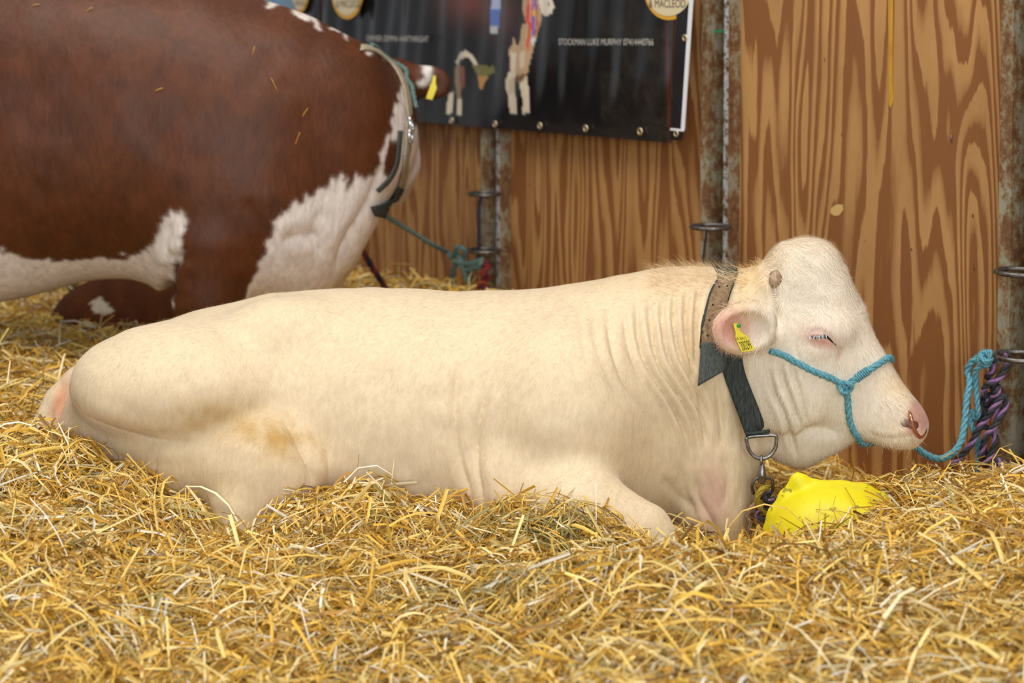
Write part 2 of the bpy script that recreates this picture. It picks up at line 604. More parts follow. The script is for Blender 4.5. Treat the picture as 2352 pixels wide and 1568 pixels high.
def strands(x, y, lift, L, w, K=5, upr=0.24, cmul=1.0):
    n = len(x)
    z = H(x, y) + lift
    e = 0.02
    sx = (H(x + e, y) - H(x - e, y)) / (2 * e)
    sy = (H(x, y + e) - H(x, y - e)) / (2 * e)
    ph = rng.uniform(0, 2 * np.pi, n)
    pit = rng.normal(0, upr, n)
    d = np.stack([np.cos(ph) * np.cos(pit), np.sin(ph) * np.cos(pit), np.sin(pit) + sx * np.cos(ph) + sy * np.sin(ph)], 1)
    d /= np.linalg.norm(d, axis=1)[:, None]
    side_ = np.cross(d, rng.normal(size=(n, 3)))
    side_ /= np.linalg.norm(side_, axis=1)[:, None] + 1e-9
    up = np.cross(side_, d)
    curl = rng.normal(0, 1, n) * rng.choice([0.5, 1.0, 1.6], n, p=[0.42, 0.38, 0.20]) * cmul
    kink = rng.integers(1, K - 1, n)
    ka = rng.normal(0, 1, n) * (rng.random(n) < 0.35) * 0.6
    pts = np.zeros((n, K, 3))
    wd = np.zeros((n, K, 3))
    cur = np.stack([x, y, z], 1) - d * (L / 2)[:, None]
    ang = np.zeros(n) - curl / 2
    for k in range(K):
        pts[:, k] = cur
        dd = d * np.cos(ang)[:, None] + up * np.sin(ang)[:, None]
        tw = rng.normal(0, 0.25, n)[:, None]
        wd[:, k] = side_ + tw * up
        cur = cur + dd * (L / (K - 1))[:, None]
        ang = ang + curl / (K - 1) + ka * (kink == k)
    wd /= np.linalg.norm(wd, axis=2)[..., None]
    h = (w / 2)[:, None, None]
    ridge = np.cross(wd, d[:, None, :])
    V = np.stack([pts - wd * h, pts + ridge * h * 0.75, pts + wd * h], 2).reshape(-1, 3)      # folded stalk: two flanks and a ridge
    i0 = np.arange(n)[:, None] * (3 * K)
    k = np.arange(K - 1)[None]
    A_ = np.stack([i0 + 3 * k, i0 + 3 * k + 1, i0 + 3 * k + 4, i0 + 3 * k + 3], -1).reshape(-1, 4)
    Fs = np.vstack([A_, A_ + 1])
    c = TONES[rng.choice(len(TONES), n, p=TW)] * rng.uniform(0.72, 1.12, (n, 1))
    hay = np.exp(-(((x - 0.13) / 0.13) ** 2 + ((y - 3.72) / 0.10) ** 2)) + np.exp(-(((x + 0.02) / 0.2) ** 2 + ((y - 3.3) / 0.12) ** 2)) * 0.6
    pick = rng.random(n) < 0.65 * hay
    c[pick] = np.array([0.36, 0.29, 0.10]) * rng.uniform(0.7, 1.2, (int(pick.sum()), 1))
    # drop stalks that would reach into the wall or a post
    gap = ((pts[..., :2] - WO) @ WN).min(1)
    ok = gap > 0.07
    dense = np.concatenate([pts, (pts[:, 1:] + pts[:, :-1]) / 2], 1)
    for occ in OCC:
        ok &= ~occ(dense).any(1)
    idx = np.where(ok)[0]
    V = V.reshape(n, 3 * K, 3)[idx].reshape(-1, 3)
    i0 = np.arange(len(idx))[:, None] * (3 * K)
    A_ = np.stack([i0 + 3 * k, i0 + 3 * k + 1, i0 + 3 * k + 4, i0 + 3 * k + 3], -1).reshape(-1, 4)
    return V, np.vstack([A_, A_ + 1]), np.repeat(c[idx], 3 * K, 0)


def scatter(n, d0, d1, px0, px1, power=1.0):
    d = (d0 ** (1 - power) + rng.random(n) * (d1 ** (1 - power) - d0 ** (1 - power))) ** (1 / (1 - power)) if power != 1 else d0 * (d1 / d0) ** rng.random(n)
    x = (rng.uniform(px0, px1, n) - CXP) / FPX * d
    return x, d


def straw(name, n, d0, d1, px0, px1, wmul=1.0, lmul=1.0, K=4):
    x, y = scatter(n, d0, d1, px0, px1)
    ok = ((np.stack([x, y], -1) - WO) @ WN > 0.03)
    x, y = x[ok], y[ok]
    n = len(x)
    L = np.clip(rng.lognormal(math.log(0.088), 0.48, n), 0.03, 0.23) * lmul
    w = np.clip(rng.lognormal(math.log(0.0041), 0.42, n), 0.0016, 0.0088) * wmul
    lift = rng.uniform(-0.055, -0.004, n)
    return strands(x, y, lift, L, w, K)


OCC = []        # tests for the insides of solid things, filled as they are built

# ------------------------------------------------------------------ back wall: plywood sheets in steel posts
wall = empty('wall_back', W(2.6, 0, 0))
tag(wall, 'plywood sheet wall behind the cattle', 'wall', kind='structure')
POSTS = [-1.55, -0.150, 1.133, 2.53, 3.93, 5.33, 6.73, 8.13, 9.53]
PW = 0.137
WANG = math.atan2(WD[1], WD[0])
for i in range(len(POSTS) - 1):
    s0, s1 = POSTS[i] + PW - 0.002, POSTS[i + 1] + 0.002
    # own axes so the grain follows the sheet
    me = bpy.data.meshes.new('plywood_sheet')
    V, F = box((0, 0, 0), (s1 - s0, 0.018, 2.9))
    bm = bmesh.new()
    vs = [bm.verts.new(v) for v in V]
    for f in F:
        bm.faces.new([vs[k] for k in f])
    bmesh.ops.recalc_face_normals(bm, faces=bm.faces)
    bmesh.ops.bevel(bm, geom=list(bm.edges), offset=0.003, segments=2, affect='EDGES')
    bm.to_mesh(me)
    bm.free()
    me.materials.append(M['ply'])
    o = bpy.data.objects.new('plywood_sheet', me)
    COL.objects.link(o)
    o.parent = wall
    o.matrix_parent_inverse = Matrix.Translation(-Vector(ROOT[wall.name]))
    p = W(s0, -0.018, -0.12)
    o.location = tuple(p)
    # X axis along WD, Y axis along WN
    o.rotation_euler = Matrix(((WD[0], WN[0], 0), (WD[1], WN[1], 0), (0, 0, 1))).to_euler()

PLABEL = {1: 'rusty steel post carrying the lilac rope', 2: 'rusty steel post behind the white bull neck with green paint mark', 3: 'grey steel post below the banner with navy cord', 0: 'steel post past the lilac rope, ending the wall', 4: 'steel post behind the banner and the brown bull neck'}
for i, sp in enumerate(POSTS):
    r = empty('steel_post', W(sp + PW / 2, 0, -0.12))
    tag(r, PLABEL.get(i, 'steel post between plywood sheets behind the brown bull back'), 'post', 'wall posts')
    z0, z1 = -0.12, 2.8
    v, f, _ = merge([wbox(sp + 0.014, sp + PW - 0.04, -0.03, -0.022, z0, z1)])
    mk('web', v, f, M['steel'], r, False)
    v, f = wbox(sp, sp + 0.016, -0.03, 0.056, z0, z1)
    mk('flange', v, f, M['steel'], r, False)
    v, f = wbox(sp - 0.001, sp + 0.017, 0.056, 0.062, z0, z1)
    mk('flange_edge', v, f, M['edge'], r, False)
    v, f = wbox(sp + PW - 0.042, sp + PW, -0.03, 0.060, z0, z1)
    mk('flange', v, f, M['steel'], r, False)
    for zz in ((0.733, 0.494) if i < 6 else ()):
        c = W(sp + 0.008, 0.062 + 0.068, zz)
        v, f = torus(c, [*WD, 0], [*WN, 0], 0.066, 0.0075, 36, 10)
        mk('tie_ring', v, f, M['iron'], r)
#@@WALLDETAIL
# ------------------------------------------------------------------ implicit body modelling
class Field:
    def __init__(self, lo, hi, h):
        self.lo, self.h = np.array(lo, np.float64), h
        self.n = (np.ceil((np.array(hi) - self.lo) / h)).astype(int) + 1
        self.F = np.full(self.n, 0.5, np.float32)
        self.ax = [(self.lo[k] + np.arange(self.n[k]) * h).astype(np.float32) for k in range(3)]

    def _apply(self, fn, lo, hi, k, op):
        i0 = np.clip(np.floor((np.array(lo) - self.lo) / self.h).astype(int), 0, self.n - 1)
        i1 = np.clip(np.ceil((np.array(hi) - self.lo) / self.h).astype(int) + 1, 0, self.n)
        if np.any(i1 <= i0):
            return
        for xs in range(i0[0], i1[0], 64):
            xe = min(xs + 64, i1[0])
            X = self.ax[0][xs:xe, None, None]
            Y = self.ax[1][None, i0[1]:i1[1], None]
            Z = self.ax[2][None, None, i0[2]:i1[2]]
            d = fn(X, Y, Z).astype(np.float32)
            A = self.F[xs:xe, i0[1]:i1[1], i0[2]:i1[2]]
            if op == 'add':
                hh = np.clip(0.5 + 0.5 * (A - d) / k, 0, 1)
                A[...] = A * (1 - hh) + d * hh - k * hh * (1 - hh)
            else:
                d = -d
                hh = np.clip(0.5 + 0.5 * (d - A) / k, 0, 1)
                A[...] = A * (1 - hh) + d * hh + k * hh * (1 - hh)

    def ell(self, c, r, k=0.03, R=None, op='add'):
        c = np.array(c, np.float32)
        r = np.array(r, np.float32)
        R = np.eye(3) if R is None else np.asarray(R)
        m = float(np.max(r)) + 1.8 * k + 0.02 + 2 * self.h

        def fn(X, Y, Z):
            x, y, z = X - c[0], Y - c[1], Z - c[2]
            q = [R[0, j] * x + R[1, j] * y + R[2, j] * z for j in range(3)]
            k0 = np.sqrt(sum((q[j] / r[j]) ** 2 for j in range(3))) + 1e-6
            k1 = np.sqrt(sum((q[j] / r[j] ** 2) ** 2 for j in range(3))) + 1e-6
            return k0 * (k0 - 1) / k1
        self._apply(fn, c - m, c + m, k, op)

    def cap(self, a, b, ra, rb, k=0.03, op='add', flat=None):
        a, b = np.array(a, np.float32), np.array(b, np.float32)
        ab = b - a
        L2 = float(ab @ ab) + 1e-9
        m = max(ra, rb) * (1.0 if flat is None else max(1, 1 / flat[1])) + k + 2 * self.h

        def fn(X, Y, Z):
            x, y, z = X - a[0], Y - a[1], Z - a[2]
            t = np.clip((x * ab[0] + y * ab[1] + z * ab[2]) / L2, 0, 1)
            x, y, z = x - t * ab[0], y - t * ab[1], z - t * ab[2]
            if flat is not None:      # squash along one direction
                fd, fs = flat
                w = x * fd[0] + y * fd[1] + z * fd[2]
                e = (1 / fs - 1) * w
                x, y, z = x + e * fd[0], y + e * fd[1], z + e * fd[2]
            return np.sqrt(x * x + y * y + z * z) - (ra + t * (rb - ra))
        self._apply(fn, np.minimum(a, b) - m, np.maximum(a, b) + m, k, op)

    def chain(self, pts, k=0.03, flat=None):
        for (a, ra), (b, rb) in zip(pts[:-1], pts[1:]):
            self.cap(a, b, ra, rb, k, flat=flat)

    def loft(self, O, ea, eq, ew, secs, p=2.2, k=0.03):
        """secs rows: t, q_low, q_high, half width, w centre"""
        O, ea, eq, ew = (np.array(v, np.float32) for v in (O, ea, eq, ew))
        S = spline(np.array(secs, float), n=160)
        ts = np.maximum.accumulate(S[:, 0]) + np.arange(160) * 1e-7
        cs = [O + ea * a + eq * b + ew * (wc + sg * hw) for a, ql, qh, hw, wc in S for b in (ql, qh) for sg in (-1, 1)]
        lo, hi = np.min(cs, 0) - 0.12, np.max(cs, 0) + 0.12
        t0, t1 = ts[0], ts[-1]

        def fn(X, Y, Z):
            x, y, z = X - O[0], Y - O[1], Z - O[2]
            t = x * ea[0] + y * ea[1] + z * ea[2]
            q = x * eq[0] + y * eq[1] + z * eq[2]
            w = x * ew[0] + y * ew[1] + z * ew[2]
            tc = np.clip(t, t0, t1)
            ql, qh, hw, wc = (np.interp(tc, ts, S[:, j]).astype(np.float32) for j in (1, 2, 3, 4))
            hq, qc = (qh - ql) / 2, (qh + ql) / 2
            r = (np.abs((q - qc) / hq) ** p + np.abs((w - wc) / hw) ** p) ** (1 / p)
            d = (r - 1) * np.minimum(hq, hw)
            out = np.abs(t - tc)
            return np.where(out > 0, np.sqrt(np.maximum(d, 0) ** 2 + out ** 2) + np.minimum(d, 0) * (out < 1e-6), d)
        self._apply(fn, lo, hi, k, 'add')

    def inside(self, depth=0.004):
        lo, h, n, B = self.lo.copy(), self.h, self.n.copy(), self.F < -depth

        def test(p):
            i = np.rint((p - lo) / h).astype(int)
            okk = ((i >= 0) & (i < n)).all(-1)
            i = np.clip(i, 0, n - 1)
            return okk & B[i[..., 0], i[..., 1], i[..., 2]]
        return test

    def mesh(self):
        F, s = self.F, self.F < 0
        s[0], s[-1], s[:, 0], s[:, -1], s[:, :, 0], s[:, :, -1] = (False,) * 6
        n = self.n - 1
        cnt = np.zeros(n, np.uint8)
        for dx in (0, 1):
            for dy in (0, 1):
                for dz in (0, 1):
                    cnt += s[dx:dx + n[0], dy:dy + n[1], dz:dz + n[2]]
        act = (cnt > 0) & (cnt < 8)
        idx = np.argwhere(act)
        ids = np.full(n, -1, np.int32)
        ids[act] = np.arange(len(idx))
        corner = np.array([[a, b, c] for a in (0, 1) for b in (0, 1) for c in (0, 1)])
        val = np.stack([F[idx[:, 0] + a, idx[:, 1] + b, idx[:, 2] + c] for a, b, c in corner], 1)
        sg = np.stack([s[idx[:, 0] + a, idx[:, 1] + b, idx[:, 2] + c] for a, b, c in corner], 1)
        acc = np.zeros((len(idx), 3))
        num = np.zeros(len(idx))
        for i in range(8):
            for j in range(i + 1, 8):
                if np.abs(corner[i] - corner[j]).sum() != 1:
                    continue
                cr = sg[:, i] != sg[:, j]
                t = val[:, i] / (val[:, i] - val[:, j] + 1e-12)
                t = np.clip(t, 0, 1)
                acc += np.where(cr[:, None], corner[i] + t[:, None] * (corner[j] - corner[i]), 0)
                num += cr
        V = self.lo + (idx + acc / num[:, None]) * self.h
        faces = []
        for ax in range(3):
            sl0 = [slice(1, -1)] * 3
            sl1 = [slice(1, -1)] * 3
            sl0[ax], sl1[ax] = slice(0, -1), slice(1, None)
            A, B = s[tuple(sl0)], s[tuple(sl1)]
            cr = np.argwhere(A != B)
            pos = A[tuple(cr.T)]
            base = cr + 1
            base[:, ax] -= 1
            u, v = [(1, 2), (2, 0), (0, 1)][ax]
            du, dv = np.zeros(3, int), np.zeros(3, int)
            du[u], dv[v] = 1, 1
            q = np.stack([ids[tuple((base - du - dv).T)], ids[tuple((base - dv).T)], ids[tuple(base.T)], ids[tuple((base - du).T)]], 1)
            q = np.where(pos[:, None], q, q[:, ::-1])
            faces.append(q)
        Fq = np.vstack(faces)
        Fq = Fq[(Fq >= 0).all(1)]
        return V, Fq


def edges_of(Fq):
    e = np.vstack([Fq[:, [0, 1]], Fq[:, [1, 2]], Fq[:, [2, 3]], Fq[:, [3, 0]]])
    return e


def relax(V, Fq, it=3, lam=0.5):
    e = edges_of(Fq)
    n = len(V)
    deg = np.bincount(e.ravel(), minlength=n).astype(float)
    for _ in range(it):
        S = np.stack([np.bincount(e[:, 0], V[e[:, 1], k], n) + np.bincount(e[:, 1], V[e[:, 0], k], n) for k in range(3)], 1)
        V = V + lam * (S / np.maximum(deg, 1)[:, None] - V)
    return V


def vnormals(V, Fq):
    fn = np.cross(V[Fq[:, 2]] - V[Fq[:, 0]], V[Fq[:, 3]] - V[Fq[:, 1]])
    N = np.zeros_like(V)
    for k in range(4):
        for j in range(3):
            N[:, j] += np.bincount(Fq[:, k], fn[:, j], len(V))
    return N / (np.linalg.norm(N, axis=1)[:, None] + 1e-12)


def pdist(px, py, line):
    """pixel distance from points to a smooth polyline, and how far along it"""
    l = spline(np.array(line, float), n=32)
    d = np.full(len(px), 1e9)
    u = np.zeros(len(px))
    for k, (a, b) in enumerate(zip(l[:-1], l[1:])):
        ab = b - a
        t = np.clip(((px - a[0]) * ab[0] + (py - a[1]) * ab[1]) / (ab @ ab + 1e-9), 0, 1)
        e = np.hypot(px - a[0] - t * ab[0], py - a[1] - t * ab[1])
        u = np.where(e < d, (k + t) / 31, u)
        d = np.minimum(d, e)
    return d, u


def inpoly(px, py, poly):
    poly = np.array(poly, float)
    c = np.zeros(len(px), bool)
    j = len(poly) - 1
    for i in range(len(poly)):
        xi, yi, xj, yj = *poly[i], *poly[j]
        hit = ((yi > py) != (yj > py)) & (px < (xj - xi) * (py - yi) / (yj - yi + 1e-12) + xi)
        c ^= hit
        j = i
    return c


def vnoise(x, y, s, seed=0):
    """cheap smooth value noise"""
    x, y = np.asarray(x) / s + seed * 17.3, np.asarray(y) / s + seed * 9.1
    xi, yi = np.floor(x), np.floor(y)
    fx, fy = x - xi, y - yi
    fx, fy = fx * fx * (3 - 2 * fx), fy * fy * (3 - 2 * fy)

    def h(a, b):
        v = np.sin(a * 127.1 + b * 311.7) * 43758.5453
        return v - np.floor(v)
    return (h(xi, yi) * (1 - fx) + h(xi + 1, yi) * fx) * (1 - fy) + (h(xi, yi + 1) * (1 - fx) + h(xi + 1, yi + 1) * fx) * fy


def spot(px, py, x, y, rx, ry, a=0.0):
    ca, sa = math.cos(a), math.sin(a)
    u, v = (px - x) * ca + (py - y) * sa, -(px - x) * sa + (py - y) * ca
    return np.exp(-((u / rx) ** 2 + (v / ry) ** 2))


def crease(V, N, px, py, lines, near):
    for line, depth, sig in lines:
        q = np.array(line, float)
        lo, hi = q.min(0) - 8 * sig, q.max(0) + 8 * sig
        m = np.where(near & (px > lo[0]) & (px < hi[0]) & (py > lo[1]) & (py < hi[1]))[0]
        d, u = pdist(px[m], py[m], line)
        fade = np.clip(np.minimum(u, 1 - u) / 0.22, 0, 1)
        fade = fade * fade * (3 - 2 * fade)
        ext = np.exp(-np.abs(d) / (0.9 * sig)) - 0.32 * np.exp(-((d - 2.8 * sig) / (1.6 * sig)) ** 2)
        V[m] -= N[m] * (depth * ext * fade)[:, None]
    return V


# ------------------------------------------------------------------ white bull
DM = 4.45                      # its spine line lies about this far from the camera
fl = Field((-1.44, 3.74, -0.10), (1.26, 5.0, 0.88), 0.0055)
ex, ez, ey = np.array([1.0, 0, 0]), np.array([0, 0, 1.0]), np.array([0, 1.0, 0])
def trunk(fl):
    secs = []
    for x, yt, zb, hw in [(158, 930, 0.16, 0.10), (172, 890, 0.08, 0.17), (203, 842, 0.02, 0.24), (258, 796, -0.02, 0.285), (345, 755, -0.04, 0.32), (465, 712, -0.05, 0.345), (620, 683, -0.05, 0.36),
                          (800, 667, -0.05, 0.385), (1000, 671, -0.05, 0.395), (1190, 672, -0.05, 0.385), (1320, 655, -0.05, 0.36), (1440, 632, -0.03, 0.315),
                          (1540, 617, 0.02, 0.26), (1620, 613, 0.10, 0.215), (1690, 622, 0.21, 0.175), (1760, 650, 0.30, 0.13)]:
        q = P(x, yt, DM)
        secs.append((q[0], zb, q[2], hw, DM))
    fl.loft((0, 0, 0), ex, ez, ey, secs, 2.15, 0.03)
    # hindquarter
    fl.ell(P(412, 880, 4.22), (0.292, 0.245, 0.162), 0.07)
    fl.ell(P(410, 885, 4.63), (0.285, 0.20, 0.15), 0.10)
    fl.ell(P(640, 752, 4.28), (0.09, 0.07, 0.05), 0.12)
    fl.ell(P(648, 742, 4.62), (0.075, 0.07, 0.05), 0.10)
    fl.chain([(P(222, 985, 4.24), 0.085), (P(430, 1050, 4.14), 0.125), (P(598, 1080, 4.07), 0.138)], 0.05)
    fl.chain([(P(590, 1100, 4.05), 0.12), (P(548, 1180, 3.98), 0.062), (P(530, 1225, 3.95), 0.042)], 0.05)
    fl.chain([(P(530, 1225, 3.95), 0.042), (P(640, 1262, 3.93), 0.040), (P(700, 1275, 3.93), 0.050)], 0.03)
    fl.cap(P(660, 960, 4.20), P(690, 1080, 4.05), 0.055, 0.055, 0.07)
    # shoulder and folded foreleg
    fl.ell(P(1285, 960, 4.22), (0.225, 0.235, 0.265), 0.07)
    fl.ell(P(1265, 965, 4.66), (0.22, 0.20, 0.26), 0.10)
    fl.chain([(P(1180, 1120, 4.12), 0.135), (P(1330, 1185, 4.0), 0.118), (P(1468, 1242, 3.95), 0.096)], 0.06)
    fl.chain([(P(1466, 1246, 3.95), 0.090), (P(1390, 1285, 3.95), 0.05), (P(1250, 1290, 3.96), 0.045)], 0.03)
    fl.chain([(P(1640, 1130, 4.72), 0.11), (P(1700, 1215, 4.68), 0.085)], 0.04)
    # brisket and dewlap
    fl.chain([(P(1560, 960, 4.42), 0.17), (P(1620, 1060, 4.36), 0.125), (P(1640, 1180, 4.30), 0.085), (P(1665, 1260, 4.27), 0.05)], 0.06)
    fl.chain([(P(1690, 900, 4.42), 0.09), (P(1690, 1010, 4.40), 0.06), (P(1670, 1090, 4.36), 0.055)], 0.06)
    # tail
    fl.chain([(P(235, 862, 4.43), 0.06), (P(185, 888, 4.42), 0.052), (P(140, 922, 4.40), 0.042), (P(114, 962, 4.38), 0.032), (P(106, 1005, 4.34), 0.025), (P(112, 1060, 4.28), 0.02)], 0.03)
    fl.ell(P(150, 985, 4.40), (0.02, 0.10, 0.10), 0.03)


trunk(fl)
# head in its own turned frame
YAW = math.radians(17)
e1 = np.array([math.cos(YAW), -math.sin(YAW), 0])
ew = np.array([math.sin(YAW), math.cos(YAW), 0])
HS = 4.34 / FPX
HO = P(1790, 640, 4.40)


def hp(x, y, w=0.0):
    """head point: photo pixel on the head's mid plane, then w metres to its far side"""
    return HO + e1 * ((x - 1790) * HS) + ez * ((640 - y) * HS) + ew * w


ha = 0.702 * e1 - 0.712 * ez
hq = 0.712 * e1 + 0.702 * ez
hs = []
for t, qf, qb, hw in [(-52, 62, -40, 0.055), (-30, 100, -75, 0.085), (15, 132, -125, 0.110), (75, 128, -170, 0.120), (130, 112, -196, 0.124), (185, 94, -205, 0.118), (243, 70, -196, 0.102),
                      (295, 57, -172, 0.086), (346, 44, -142, 0.078), (400, 36, -112, 0.078), (440, 32, -84, 0.080), (468, 20, -62, 0.070), (482, 2, -50, 0.05)]:
    hs.append((t * HS, qb * HS, qf * HS, hw, 0.0))
fl.loft(HO, ha, hq, ew, hs, 2.35, 0.035)
fl.ell(hp(1845, 612), (0.085, 0.075, 0.07), 0.05)                                   # poll
Rh = np.stack([e1, ew, ez], 1)
for sgn in (-1, 1):
    fl.ell(hp(1900, 738, sgn * 0.098), (0.075, 0.034, 0.040), 0.04, Rh)               # brow
    fl.ell(hp(1884, 782, sgn * 0.112), (0.034, 0.018, 0.026), 0.018, Rh)              # eyeball under the lid
    fl.ell(hp(1815, 880, sgn * 0.085), (0.105, 0.04, 0.125), 0.06, Rh)                # cheek
    fl.ell(hp(2062, 950, sgn * 0.052), (0.055, 0.032, 0.062), 0.03, Rh)               # muzzle side
    fl.ell(hp(1778, 645, sgn * 0.085), (0.03, 0.03, 0.032), 0.03, Rh)                 # horn base
fl.ell(hp(2035, 988), (0.050, 0.05, 0.024), 0.02, Rh)                                # lower lip
fl.chain([(hp(1770, 930), 0.085), (hp(1825, 1010), 0.070), (hp(1845, 1022), 0.062)], 0.05, flat=(ew, 0.75))
fl.chain([(hp(1840, 1012), 0.064), (hp(1900, 990), 0.058), (hp(1950, 965), 0.05)], 0.04, flat=(ew, 0.8))
fl.chain([(hp(1740, 760), 0.15), (P(1660, 800, 4.45), 0.19)], 0.06)                   # throat
for sgn in (-1, 1):
    # nostril
    fl.ell(hp(2086, 946, sgn * 0.066), (0.022, 0.026, 0.010), 0.006, Rh, 'sub')
    fl.ell(hp(2100, 952, sgn * 0.058), (0.016, 0.02, 0.013), 0.006, Rh, 'sub')
# mouth slit
fl.cap(hp(2108, 998, -0.09), hp(2045, 1004, -0.10), 0.004, 0.006, 0.008, 'sub')
# ears: a cupped leaf
EW = {}
for sgn in (-1, 1):
    ea_ = -0.90 * e1 + sgn * 0.40 * ew - 0.10 * ez            # length of the ear
    ea_ /= np.linalg.norm(ea_)
    eo = 0.12 * e1 + sgn * 0.95 * ew - 0.12 * ez              # where the cup opens
    eo -= ea_ * (eo @ ea_); eo /= np.linalg.norm(eo)
    eu = np.cross(ea_, eo)
    R = np.stack([ea_, eo, eu], 1)
    c = hp(1722, 720, 0) + ew * sgn * 0.175 + eo * 0.050
    if sgn > 0:
        c = c + ez * 0.0
    fl.cap(hp(1782, 765, sgn * 0.10), hp(1762, 730, sgn * 0.195), 0.045, 0.036, 0.03)
    fl.ell(c, (0.092, 0.038, 0.076), 0.015, R)
    fl.ell(c + eo * 0.040 + ea_ * 0.006, (0.074, 0.040, 0.054), 0.006, R, 'sub')
    EW[sgn] = (c, ea_, eo, eu)
V, Fq = fl.mesh()
OCC.append(fl.inside())
del fl
V = relax(V, Fq, 4, 0.5)
N = vnormals(V, Fq)
px, py = proj(V)
near = (N[:, 1] < 0.25) & (V[:, 1] < 4.75)
LINES = []
# neck folds
for i, (a, b, c, d, e) in enumerate([((1395, 690), (1402, 790), (1432, 870), (1490, 960), (1520, 1030)), ((1432, 680), (1440, 780), (1470, 860), (1535, 960), (1565, 1060)),
                                     ((1462, 672), (1466, 770), (1492, 850), (1560, 960), (1588, 1050)), ((1492, 664), (1494, 730), (1515, 840), (1585, 950), (1610, 1050)),
                                     ((1526, 655), (1522, 740), (1545, 840), (1608, 950), (1625, 1040)), ((1552, 650), (1548, 740), (1566, 830), (1612, 920), (1640, 1010)),
                                     ((1582, 648), (1574, 720), (1578, 790), (1590, 850), (1606, 900)), ((1610, 645), (1600, 700), (1597, 760), (1598, 820), (1602, 860))]):
    LINES.append(([a, b, c, d, e], 0.018 if i > 1 else 0.010, 5.0))
LINES += [([(1604, 890), (1612, 950), (1622, 1030)], 0.008, 5), ([(1642, 872), (1652, 940), (1660, 1030)], 0.007, 5), ([(1655, 870), (1664, 940), (1668, 1000)], 0.004, 4),
          ([(1360, 700), (1366, 790), (1390, 850), (1440, 950)], 0.003, 6), ([(1330, 690), (1336, 770), (1352, 840)], 0.0025, 6)]
LINES += [([(1596, 1080), (1604, 1140), (1636, 1200), (1650, 1250)], 0.008, 6), ([(1560, 1060), (1572, 1120), (1600, 1190)], 0.006, 7), ([(1660, 1040), (1672, 1100), (1662, 1170)], 0.006, 7), ([(1520, 1090), (1560, 1140), (1600, 1170)], 0.006, 7), ([(1540, 1190), (1570, 1215), (1600, 1230)], 0.004, 5)]
# flank and girth folds
LINES += [([(1062, 800), (1046, 900), (1050, 1010), (1075, 1110), (1092, 1180)], 0.012, 9), ([(1120, 880), (1098, 980), (1098, 1080), (1112, 1180)], 0.016, 9),
          ([(1076, 900), (1074, 1000), (1084, 1090)], 0.007, 7), ([(985, 740), (984, 850), (990, 960)], 0.003, 8), ([(1020, 780), (1012, 900), (1018, 1020)], 0.003, 9),
          ([(752, 980), (752, 1040), (756, 1110)], 0.004, 6), ([(640, 940), (675, 1000), (705, 1060), (726, 1125)], 0.014, 9),
          ([(168, 935), (225, 970), (310, 1002), (400, 1015), (470, 1008)], 0.010, 11), ([(600, 715), (660, 725), (700, 770)], 0.003, 20)]
# face folds
LINES += [([(1762, 830), (1774, 890), (1800, 950), (1822, 1020), (1832, 1060)], 0.016, 4.6), ([(1790, 822), (1802, 880), (1826, 940), (1840, 990)], 0.016, 4.6),
          ([(1816, 828), (1830, 880), (1846, 940), (1852, 980)], 0.014, 4.6), ([(1845, 850), (1852, 900), (1858, 950)], 0.004, 5), ([(1768, 625), (1782, 690), (1788, 740), (1786, 790)], 0.014, 4.6),
          ([(1822, 755), (1828, 800), (1838, 835)], 0.004, 4), ([(1852, 762), (1880, 757), (1898, 766), (1918, 788)], 0.004, 3.5), ([(1858, 786), (1874, 797), (1890, 799)], 0.003, 3.5),
          ([(1930, 1000), (1900, 985), (1860, 985), (1835, 975)], 0.008, 9), ([(1990, 985), (2010, 1000), (2045, 1006), (2100, 1000)], 0.004, 4)]
V = crease(V, N, px, py, LINES, near)
# slack hide: gentle unevenness
V += N * (0.006 * (vnoise(px, py, 90, 1) - 0.5) + 0.004 * (vnoise(px, py, 40, 2) - 0.5))[:, None] * (px < 1700)[:, None]
N = vnormals(V, Fq)
px, py = proj(V)
c = np.tile(np.array([0.79, 0.635, 0.42]), (len(V), 1))
def blend(col, wgt):
    global c
    c = c * (1 - wgt[:, None]) + np.array(col) * wgt[:, None]
blend((0.76, 0.57, 0.34), 0.5 * spot(px, py, 1480, 640, 260, 40))
blend((0.70, 0.48, 0.22), 0.55 * spot(px, py, 1590, 800, 26, 90))
blend((0.54, 0.34, 0.12), 0.95 * spot(px, py, 620, 1000, 110, 55, 0.3) * (0.45 + 0.8 * vnoise(px, py, 26, 3)))
blend((0.54, 0.36, 0.14), 0.8 * spot(px, py, 470, 960, 70, 40) * (0.4 + 0.9 * vnoise(px, py, 22, 4)))
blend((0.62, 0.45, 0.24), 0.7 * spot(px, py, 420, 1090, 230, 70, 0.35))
blend((0.52, 0.37, 0.19), 0.8 * spot(px, py, 168, 965, 22, 90, -0.1))
blend((0.66, 0.26, 0.13), 0.9 * spot(px, py, 136, 925, 15, 48, 0.25))
blend((0.64, 0.39, 0.30), 0.85 * spot(px, py, 1640, 1140, 36, 85))
head = spot(px, py, 1900, 790, 190, 260) 
blend((0.89, 0.80, 0.67), np.clip(1.6 * head, 0, 0.85) * (px > 1720))
blend((0.80, 0.58, 0.27), 0.75 * spot(px, py, 1728, 640, 42, 50))
blend((0.84, 0.67, 0.40), 0.6 * spot(px, py, 2060, 890, 60, 34, 0.5))
inear = np.linalg.norm(V - EW[-1][0], axis=1) < 0.098
ear = np.clip(1.3 * spot(px, py, 1676, 755, 42, 44), 0, 1) * inear
blend((0.80, 0.46, 0.38), 0.9 * ear)
blend((0.70, 0.33, 0.20), 0.5 * spot(px, py, 1680, 752, 20, 20) * inear)
blend((0.74, 0.38, 0.29), 0.95 * np.clip(1.25 * spot(px, py, 1886, 780, 32, 14, 0.35), 0, 1))
